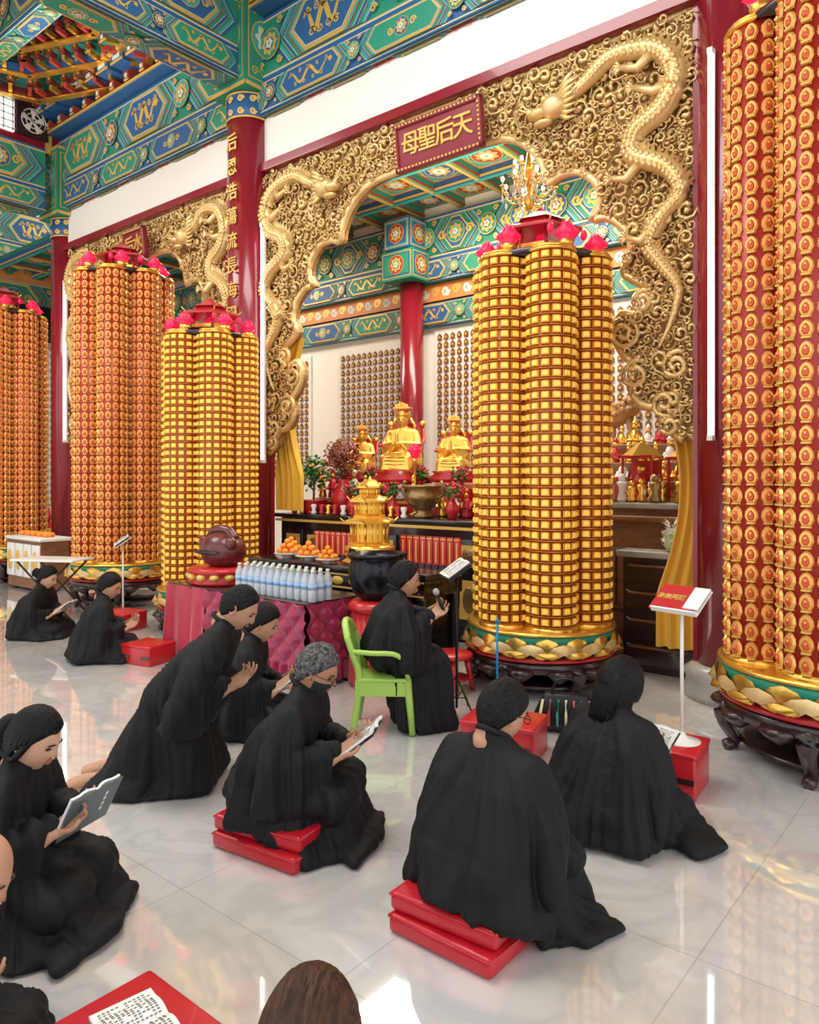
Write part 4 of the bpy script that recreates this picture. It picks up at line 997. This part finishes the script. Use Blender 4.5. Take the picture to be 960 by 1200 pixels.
def make_head(e,M,hair,hm,mask=False,glasses=False,skin=None):
    mb=MB(); v,f=sph(40,30,head_pt); mb.add(v,f,0,True)
    for s in(-1,1):
        mb.ell((s*.030,.081,.003),(.014,.008,.0055),1,10,6); mb.tube([(s*.016,.090,.003),(s*.030,.0905,.006),(s*.044,.083,.002)],.0018,4,1)
        mb.tube([(s*.014,.096,.021),(s*.030,.0955,.026),(s*.046,.085,.021)],.0032,5,1)
        Ms=Matrix.Translation((s*.0765,-.004,-.008))@Matrix.Rotation(s*-.35,4,'Z')
        mb.ell((0,0,0),(.007,.019,.031),0,12,8,M=Ms); mb.tube([(s*.006,.014*math.cos(q*.7),.0+.024*math.sin(q*.7)) for q in range(9)],.0035,5,0,M=Ms)
        mb.ell((s*.009,.105,-.030),(.006,.007,.005),0,8,5)
    mb.ell((0,.0935,-.053),(.022,.006,.004),2,10,5); mb.ell((0,.0925,-.060),(.018,.006,.004),2,10,5)
    mb.hull([(0,-.016,-.05,.052),(0,-.030,-.12,.050)],0)
    if mask:
        def mp(x,y,z):
            p=head_pt(x,y,z); return p*1.04 if (y>.25 and -.85<z<-.12) else p*.9
        v,f=sph(36,28,mp); mb.add(v,f,3,True)
        for s in(-1,1): mb.tube([(s*.06,.055,-.035),(s*.082,-.01,-.02)],.0015,4,3)
    if glasses:
        for s in(-1,1):
            mb.tube([(s*.032+.020*math.cos(q*pi/6),.105,.002+.015*math.sin(q*pi/6)) for q in range(13)],.0018,4,3); mb.tube([(s*.052,.104,.006),(s*.082,.06,.008),(s*.084,-.01,.004)],.0018,4,3)
        mb.tube([(-.012,.106,.006),(.012,.106,.006)],.0018,4,3)
    o=mb.obj('head',[skin or SKIN,EYE,LIP,MASK],e); o.matrix_basis=M
    if hair=='bald': return
    hb={'short':-.66,'bob':-.7,'bun':-.74,'pony':-.8,'thin':-.62}[hair]
    fl={'short':.52,'bob':.30,'bun':.55,'pony':.5,'thin':.62}[hair]
    lump=.0035 if hm is HGRY else .0018
    def hp(x,y,z):
        if y>.3: h=lerp(.08,fl,min(1,(y-.3)/.45))
        elif y>-.15: h=lerp(-.30,.08,(y+.15)/.45)
        else: h=lerp(-.30,hb,min(1,(-.15-y)/.35))
        if hair=='bob' and abs(x)>.35 and y<.75: h=min(h,-.5)
        c=z-h; th=.016 if hair in('bob','bun','pony') else .013
        if hair=='thin': th=.008
        nn=noise.noise(Vector((x*9,y*9,z*2.5)))*lump+noise.noise(Vector((x*22,y*22,z*22)))*.001
        d=max(-.018,min(th,c*.12))+(nn if c>.03 else 0)
        p=head_pt(x,min(y,.98),z); L=p.length; return p*(1+d/L)
    mh=MB(); v,f=sph(56,40,hp); mh.add(v,f,0,True)
    if hair=='bob':
        mh.hull([(-.05,-.045,.02,.045),(.05,-.045,.02,.045),(-.055,-.055,-.11,.03),(.055,-.055,-.11,.03)],0)
        for s in(-1,1): mh.hull([(s*.068,.0,.03,.022),(s*.066,.020,-.02,.018),(s*.07,.02,-.11,.012),(s*.068,-.03,-.12,.022),(s*.066,-.04,0,.03)],0)
        for i in range(80):
            a=pi-.25+i/79*(pi+.5); c,s_=math.cos(a),math.sin(a); zz=-.165-.022*random.random(); j=random.uniform(-.004,.004)
            mh.tube(spline([(.072*c,.086*s_,.05),((.088+j)*c,.102*s_,-.06),((.088+j)*c,.098*s_-.0,zz)],3),[.009,.010,.010,.009,.008,.006,.002],5,0)
    if hair=='bun':
        mh.ell((0,-.128,.0),(.046,.036,.046),0,18,12)
        for k in range(3):
            mh.tube([((.018+.013*k)*math.cos(q*.45+k),-.158+.010*k,.0+(.018+.013*k)*math.sin(q*.45+k)) for q in range(15)],.009,6,0)
        mh.tube([(.055*math.cos(q*.42),-.105,.0+.055*math.sin(q*.42)) for q in range(16)],.007,6,1)
        for i in range(40):
            a=2*pi*i/40; mh.tube(spline([(.074*math.cos(a),.01,.02+.105*math.sin(a)),(.066*math.cos(a),-.06,.01+.085*math.sin(a)),(.030*math.cos(a),-.112,.0+.030*math.sin(a))],3),[.003,.006,.007,.008,.008,.007,.006],4,0)
    if hair=='pony':
        mh.tube(spline([(0,-.075,-.02),(0,-.115,-.045),(0,-.118,-.09),(.005,-.10,-.15),(.01,-.09,-.20)],4),[.028,.03,.033,.036,.04,.042,.042,.04,.038,.036,.034,.03,.026,.022,.018,.012,.005],10,0)
        mh.ell((0,-.108,.0),(.050,.042,.050),0,14,10)
        for s in(-1,1): mh.tube(spline([(s*.075,.03,.04),(s*.082,.01,-.02),(s*.07,-.02,-.07),(s*.03,-.09,-.05)],4),[.012,.012,.012,.013,.014,.014,.013,.012,.012,.012,.012,.01,.01],6,0)
    o=mh.obj('hair',[hm,EYE],e); o.matrix_basis=M
SK2=mat('skin_fair',(.62,.36,.24),.5); SK3=mat('skin_tan',(.42,.20,.115),.5)
def person(x,y,face,pose='seat',lean=.12,yaw=0,pitch=-22,hair='short',hm=HBLK,s=1.,base=0.,name='kneeling_worshipper',mask=False,glasses=False,trail=(),book=True,bookm=None,arms=(.10,.21,.27),roll=0,seed=1,foot=False,mic=False,width=1.,btilt=38,byaw=0,hs=1.03,skin=None):
    rz=math.atan2(face[1],face[0])-pi/2
    e=empty(name,(x,y,0),rz); e.scale=(s,s,s); base=base/s
    dz={'seat':0,'kneel':.29,'chair':.35}[pose]+base
    mb=MB()
    def L(p):
        X,Y,Z,r=p; t=max(0,(Z-dz-.12)/.42); return (X,Y+lean*t,Z,r)
    def U(S): mb.hull([L((a*width,b,c+dz,r)) for a,b,c,r in S],0)
    def G(S): mb.hull(S,0)
    if pose=='seat':
        b=base
        G([(.13,-.12,.13+b,.12),(-.13,-.12,.13+b,.12),(.19,.27,.08+b,.07),(-.19,.27,.08+b,.07),(0,.29,.08+b,.07)])
        G([(.14,-.08,.24+b,.09),(-.14,-.08,.24+b,.09),(.27,-.16,.04+b*.8,.03),(-.27,-.16,.04+b*.8,.03),(.28,.16,.04,.03),(-.28,.16,.04,.03),(0,-.27,.05+b,.03),(.1,.2,.12+b,.05),(-.1,.2,.12+b,.05)])
        G([(.22,.1,.03,.03),(-.22,.1,.03,.03),(.2,.38,.02,.02),(-.2,.38,.02,.02),(.15,.28,.08+b,.04),(-.15,.28,.08+b,.04)])
        G([(.26,.0,.02,.02),(.35,.20,.018,.018),(.22,.36,.018,.018),(.12,.1,.1+b,.05)]); G([(-.26,.0,.02,.02),(-.35,.20,.018,.018),(-.22,.36,.018,.018),(-.12,.1,.1+b,.05)])
    elif pose=='kneel':
        G([(.13,-.05,.43,.12),(-.13,-.05,.43,.12),(.17,.12,.04,.04),(-.17,.12,.04,.04),(.19,-.2,.04,.04),(-.19,-.2,.04,.04)])
        G([(.12,-.1,.42,.10),(-.12,-.1,.42,.10),(.2,-.38,.03,.03),(-.2,-.38,.03,.03),(.0,-.46,.04,.03),(.2,0,.03,.03),(-.2,0,.03,.03)])
        G([(.2,.1,.02,.02),(.28,-.2,.02,.02),(.22,-.5,.015,.015),(.05,-.2,.2,.05)]); G([(-.2,.1,.02,.02),(-.3,-.2,.02,.02),(-.22,-.42,.015,.015),(-.05,-.2,.2,.05)])
    else:
        G([(.13,0,.46,.11),(-.13,0,.46,.11),(.13,.25,.44,.08),(-.13,.25,.44,.08)])
        G([(.15,.0,.42,.07),(-.15,.0,.42,.07),(.13,.27,.42,.07),(-.13,.27,.42,.07),(.19,.32,.03,.03),(-.19,.32,.03,.03),(.22,.0,.05,.03),(-.2,.0,.08,.03)])
        G([(.14,.2,.3,.05),(.27,.1,.02,.02),(.22,.36,.018,.018),(.12,.3,.2,.05)])
    for S in trail: G(S)
    U([(.13,-.10,.18,.12),(-.13,-.10,.18,.12),(.125,-.04,.36,.115),(-.125,-.04,.36,.115)])
    U([(.125,-.04,.34,.115),(-.125,-.04,.34,.115),(.165,-.005,.475,.062),(-.165,-.005,.475,.062),(0,-.02,.51,.065)])
    U([(.11,-.01,.50,.045),(-.11,-.01,.50,.045),(0,-.012,.558,.056),(0,-.03,.572,.050)])
    wx,wy,wz=arms
    for sd in(-1,1):
        el=(sd*.245,.0,.28)
        U([(sd*.168,-.005,.47,.068),(*el,.074)]); U([(*el,.072),(sd*wx,wy-.04,wz,.048)])
        U([(*el,.07),(sd*wx*1.1,wy-.06,wz,.045),(sd*(wx+.09),wy-.06,.08,.035),(sd*.29,-.02,.10,.04),(sd*.2,.1,.07,.03)])
    me=remesh(mb,'robe',.0115,6,[ROBE])
    off=seed*13.7
    nv=len(me.vertices); co=[0.]*(3*nv); no=[0.]*(3*nv)
    me.vertices.foreach_get('co',co); me.vertices.foreach_get('normal',no)
    for i in range(nv):
        x_,y_,hz=co[3*i:3*i+3]; r=math.hypot(x_,y_-.03)+1e-4; ux,uy=x_/r,(y_-.03)/r
        n1=noise.noise(Vector((ux*2.6+off,uy*2.6,hz*.9+r*1.5)))
        n2=noise.noise(Vector((ux*6+off,uy*6,hz*1.0-r*2+5)))
        n4=noise.noise(Vector((ux*13+off,uy*13,hz*1.6+r*3)))
        n3=noise.noise(Vector((x_*5+off,y_*5,hz*3.5)))
        d=.022*(1-2.4*abs(n1))+.015*(1-2.4*abs(n2))+.006*(1-2.4*abs(n4))+.008*n3-.012
        top=max(0,min(1,(dz+.55-hz)/.15)); fl=max(.25,min(1,hz/.05)); d*=top*fl
        co[3*i]+=no[3*i]*d; co[3*i+1]+=no[3*i+1]*d; co[3*i+2]=max(.002,hz+no[3*i+2]*d)
    me.vertices.foreach_set('co',co); me.update()
    link('robe',me,e)
    hy=.03+lean*1.15; hz=.650+dz
    M=Matrix.Translation((0,hy,hz))@Matrix.Rotation(math.radians(yaw),4,'Z')@Matrix.Rotation(math.radians(pitch),4,'X')@Matrix.Rotation(math.radians(roll),4,'Y')@Matrix.Scale(hs,4)
    make_head(e,M,hair,hm,mask,glasses,skin)
    mc=MB(); mc.tube([(.058*math.sin(2*pi*i/16),-.018+lean*1.02+.060*math.cos(2*pi*i/16),.580+dz-.035*math.cos(2*pi*i/16)) for i in range(17)],.012,6,0); mc.obj('collar',[ROBE],e)
    ly=lambda z:lean*max(0,(z-.12)/.42)
    for sd,me_ in ((1,HR),(-1,HL)):
        o=link('hand_right' if sd>0 else 'hand_left',me_,e)
        o.matrix_basis=Matrix.Translation((sd*wx*width,wy+ly(wz)+.0,wz+dz))@Matrix.Rotation(sd*math.radians(28),4,'Z')@Matrix.Rotation(math.radians(28),4,'X')@Matrix.Rotation(sd*math.radians(25),4,'Y')
    if book:
        o=link('open_book',bookm or BM,e); o.scale=(.95,.95,.95)
        o.matrix_basis=Matrix.Translation((0,wy+ly(wz)+.09,wz+dz+.045))@Matrix.Rotation(math.radians(byaw),4,'Z')@Matrix.Rotation(math.radians(btilt),4,'X')
    if mic:
        mm=MB(); mm.tube([(0,0,-.08),(0,0,.08)],[.012,.015],8,0); mm.ell((0,0,.1),(.024,.024,.026),1,10,8); o=mm.obj('microphone',[STEEL,GREYM],e); o.matrix_basis=Matrix.Translation((wx*width-.015,wy+ly(wz)+.07,wz+dz+.07))@Matrix.Rotation(.4,4,'X')
    if foot:
        mf=MB()
        for q in(-.09,.09): mf.hull([(q,-.52,.05,.03),(q,-.60,.03,.022),(q+.02,-.60,.025,.018),(q,-.46,.05,.035)],0)
        mf.obj('feet',[SKIN],e)
    return e
R_=(.773,.635)
person(-1.60,2.42,(.12,.99),lean=.05,yaw=-14,pitch=-24,hair='short',hm=HDGR,s=1.0,base=.135,seed=1,glasses=True,trail=[[(.2,.1,.05,.04),(.36,.12,.02,.02),(.40,.30,.02,.02),(.2,.3,.06,.04)]],width=1.08,arms=(.08,.16,.20),book=False)
person(-2.75,2.42,(.86,.5),lean=.10,yaw=-4,pitch=-26,hair='short',hm=HGRY,s=1.0,base=.135,seed=2,mask=True,glasses=True,width=1.08,arms=(.10,.24,.29),trail=[[(.1,.2,.05,.04),(.05,.46,.03,.02),(.3,.40,.02,.02),(-.2,.42,.02,.02)]],skin=SK3)
person(-1.57,3.43,(.25,.97),lean=.05,yaw=-20,pitch=-18,hair='bob',hm=HBLK,s=1.05,seed=3,arms=(.10,.18,.30),trail=[[(.2,.1,.05,.04),(.42,.06,.02,.02),(.44,.24,.02,.02),(.2,.3,.06,.04)],[(-.2,-.1,.05,.04),(-.38,-.1,.02,.02),(-.3,.2,.02,.02)]],skin=SK2)
person(-3.62,2.47,R_,pose='kneel',lean=.20,yaw=0,pitch=-34,hair='thin',hm=HDGR,s=1.04,seed=4,foot=True,width=1.12,book=False,arms=(.06,.17,.24))
person(-4.14,3.24,R_,lean=.08,yaw=0,pitch=-25,hair='short',hm=HBLK,s=1.10,seed=5)
person(-3.02,1.25,R_,lean=.06,yaw=-4,pitch=-24,hair='pony',hm=HBLK,s=.97,base=.07,seed=6,book=True,bookm=BMC,btilt=62,byaw=-20,arms=(.10,.20,.33),trail=[[(.1,.2,.05,.04),(.1,.46,.03,.02),(.35,.36,.02,.02),(-.2,.42,.02,.02)]],skin=SK2)
person(-3.36,3.95,(.60,.80),pose='chair',lean=.02,yaw=0,pitch=-8,hair='short',hm=HDGR,s=1.0,seed=7,name='seated_chanting_leader',mic=True,book=False,arms=(.08,.22,.40))
plastic_chair(-3.38,3.86,math.atan2(.6,.8)-pi/2,.86)
person(-8.25,3.70,R_,lean=.08,pitch=-22,hair='bun',hm=HBLK,s=.97,seed=8,skin=SK2)
person(-6.78,3.62,(.5,.86),lean=.05,pitch=-22,yaw=-10,hair='short',hm=HBLK,s=1.04,seed=9,book=False)
person(-.93,.84,(-.5,.87),lean=.03,yaw=0,pitch=-12,hair='bun',hm=HBRN,s=.98,base=.07,seed=10,book=False)
person(-2.41,.70,(.80,.6),lean=.18,yaw=0,pitch=-30,hair='bald',s=.95,seed=11,book=False,arms=(.06,.10,.28))
o=link('open_prayer_book',BM,None,(-1.82,1.08,.238),-.15); o.scale=(.9,.9,.9)

# ------------------------------------------------------------------ lights
def area(name,loc,size,e,rot=(0,0,0),col=(1,.97,.92)):
    l=D.lights.new(name,'AREA'); l.shape='RECTANGLE'; l.size=size[0]; l.size_y=size[1]; l.energy=e; l.color=col
    o=D.objects.new(name,l); COL.objects.link(o); o.location=loc; o.rotation_euler=rot
area('hall_overhead_fill',(-4,2.2,7.6),(4,3),320,col=(1,.97,.92)); area('hall_overhead_fill',(-10,1.5,7.3),(3,3),260,col=(1,.97,.92))  # added overhead fill for the hall, not modelled on known fixtures
area('shrine_overhead_fill',(-5,7.6,5.5),(4,1.2),250,(0,0,0),(1,.91,.77)); area('shrine_overhead_fill',(-11,7.6,5.5),(3,1.2),130,(0,0,0),(1,.92,.78))  # invented fill that brightens the shrine interior; no fitting behind it
area('shrine_up_fill',(-5,7.8,4.9),(4,1.0),60,(pi,0,0),(1,.90,.72)); area('hall_up_fill',(-9.5,4.4,6.6),(3,1.5),50,(pi,0,0),(1,.96,.9))  # upward fill added to lift the dark ceilings, no actual coves
w=D.worlds.new('sky'); SC.world=w; w.use_nodes=True
bg=w.node_tree.nodes['Background']; bg.inputs[0].default_value=(.97,.98,1,1); bg.inputs[1].default_value=1.75
# ------------------------------------------------------------------ camera
c=D.cameras.new('camera'); c.lens=880/1200*36; c.sensor_width=36; c.shift_y=-40/1200
o=D.objects.new('camera',c); SC.collection.objects.link(o); o.location=(0,0,1.7); o.rotation_euler=(pi/2,0,math.atan2(.635,.773)); SC.camera=o
SC.collection.children.link(COL)
SC.view_settings.view_transform='Standard'; SC.view_settings.look='None'; SC.view_settings.exposure=0
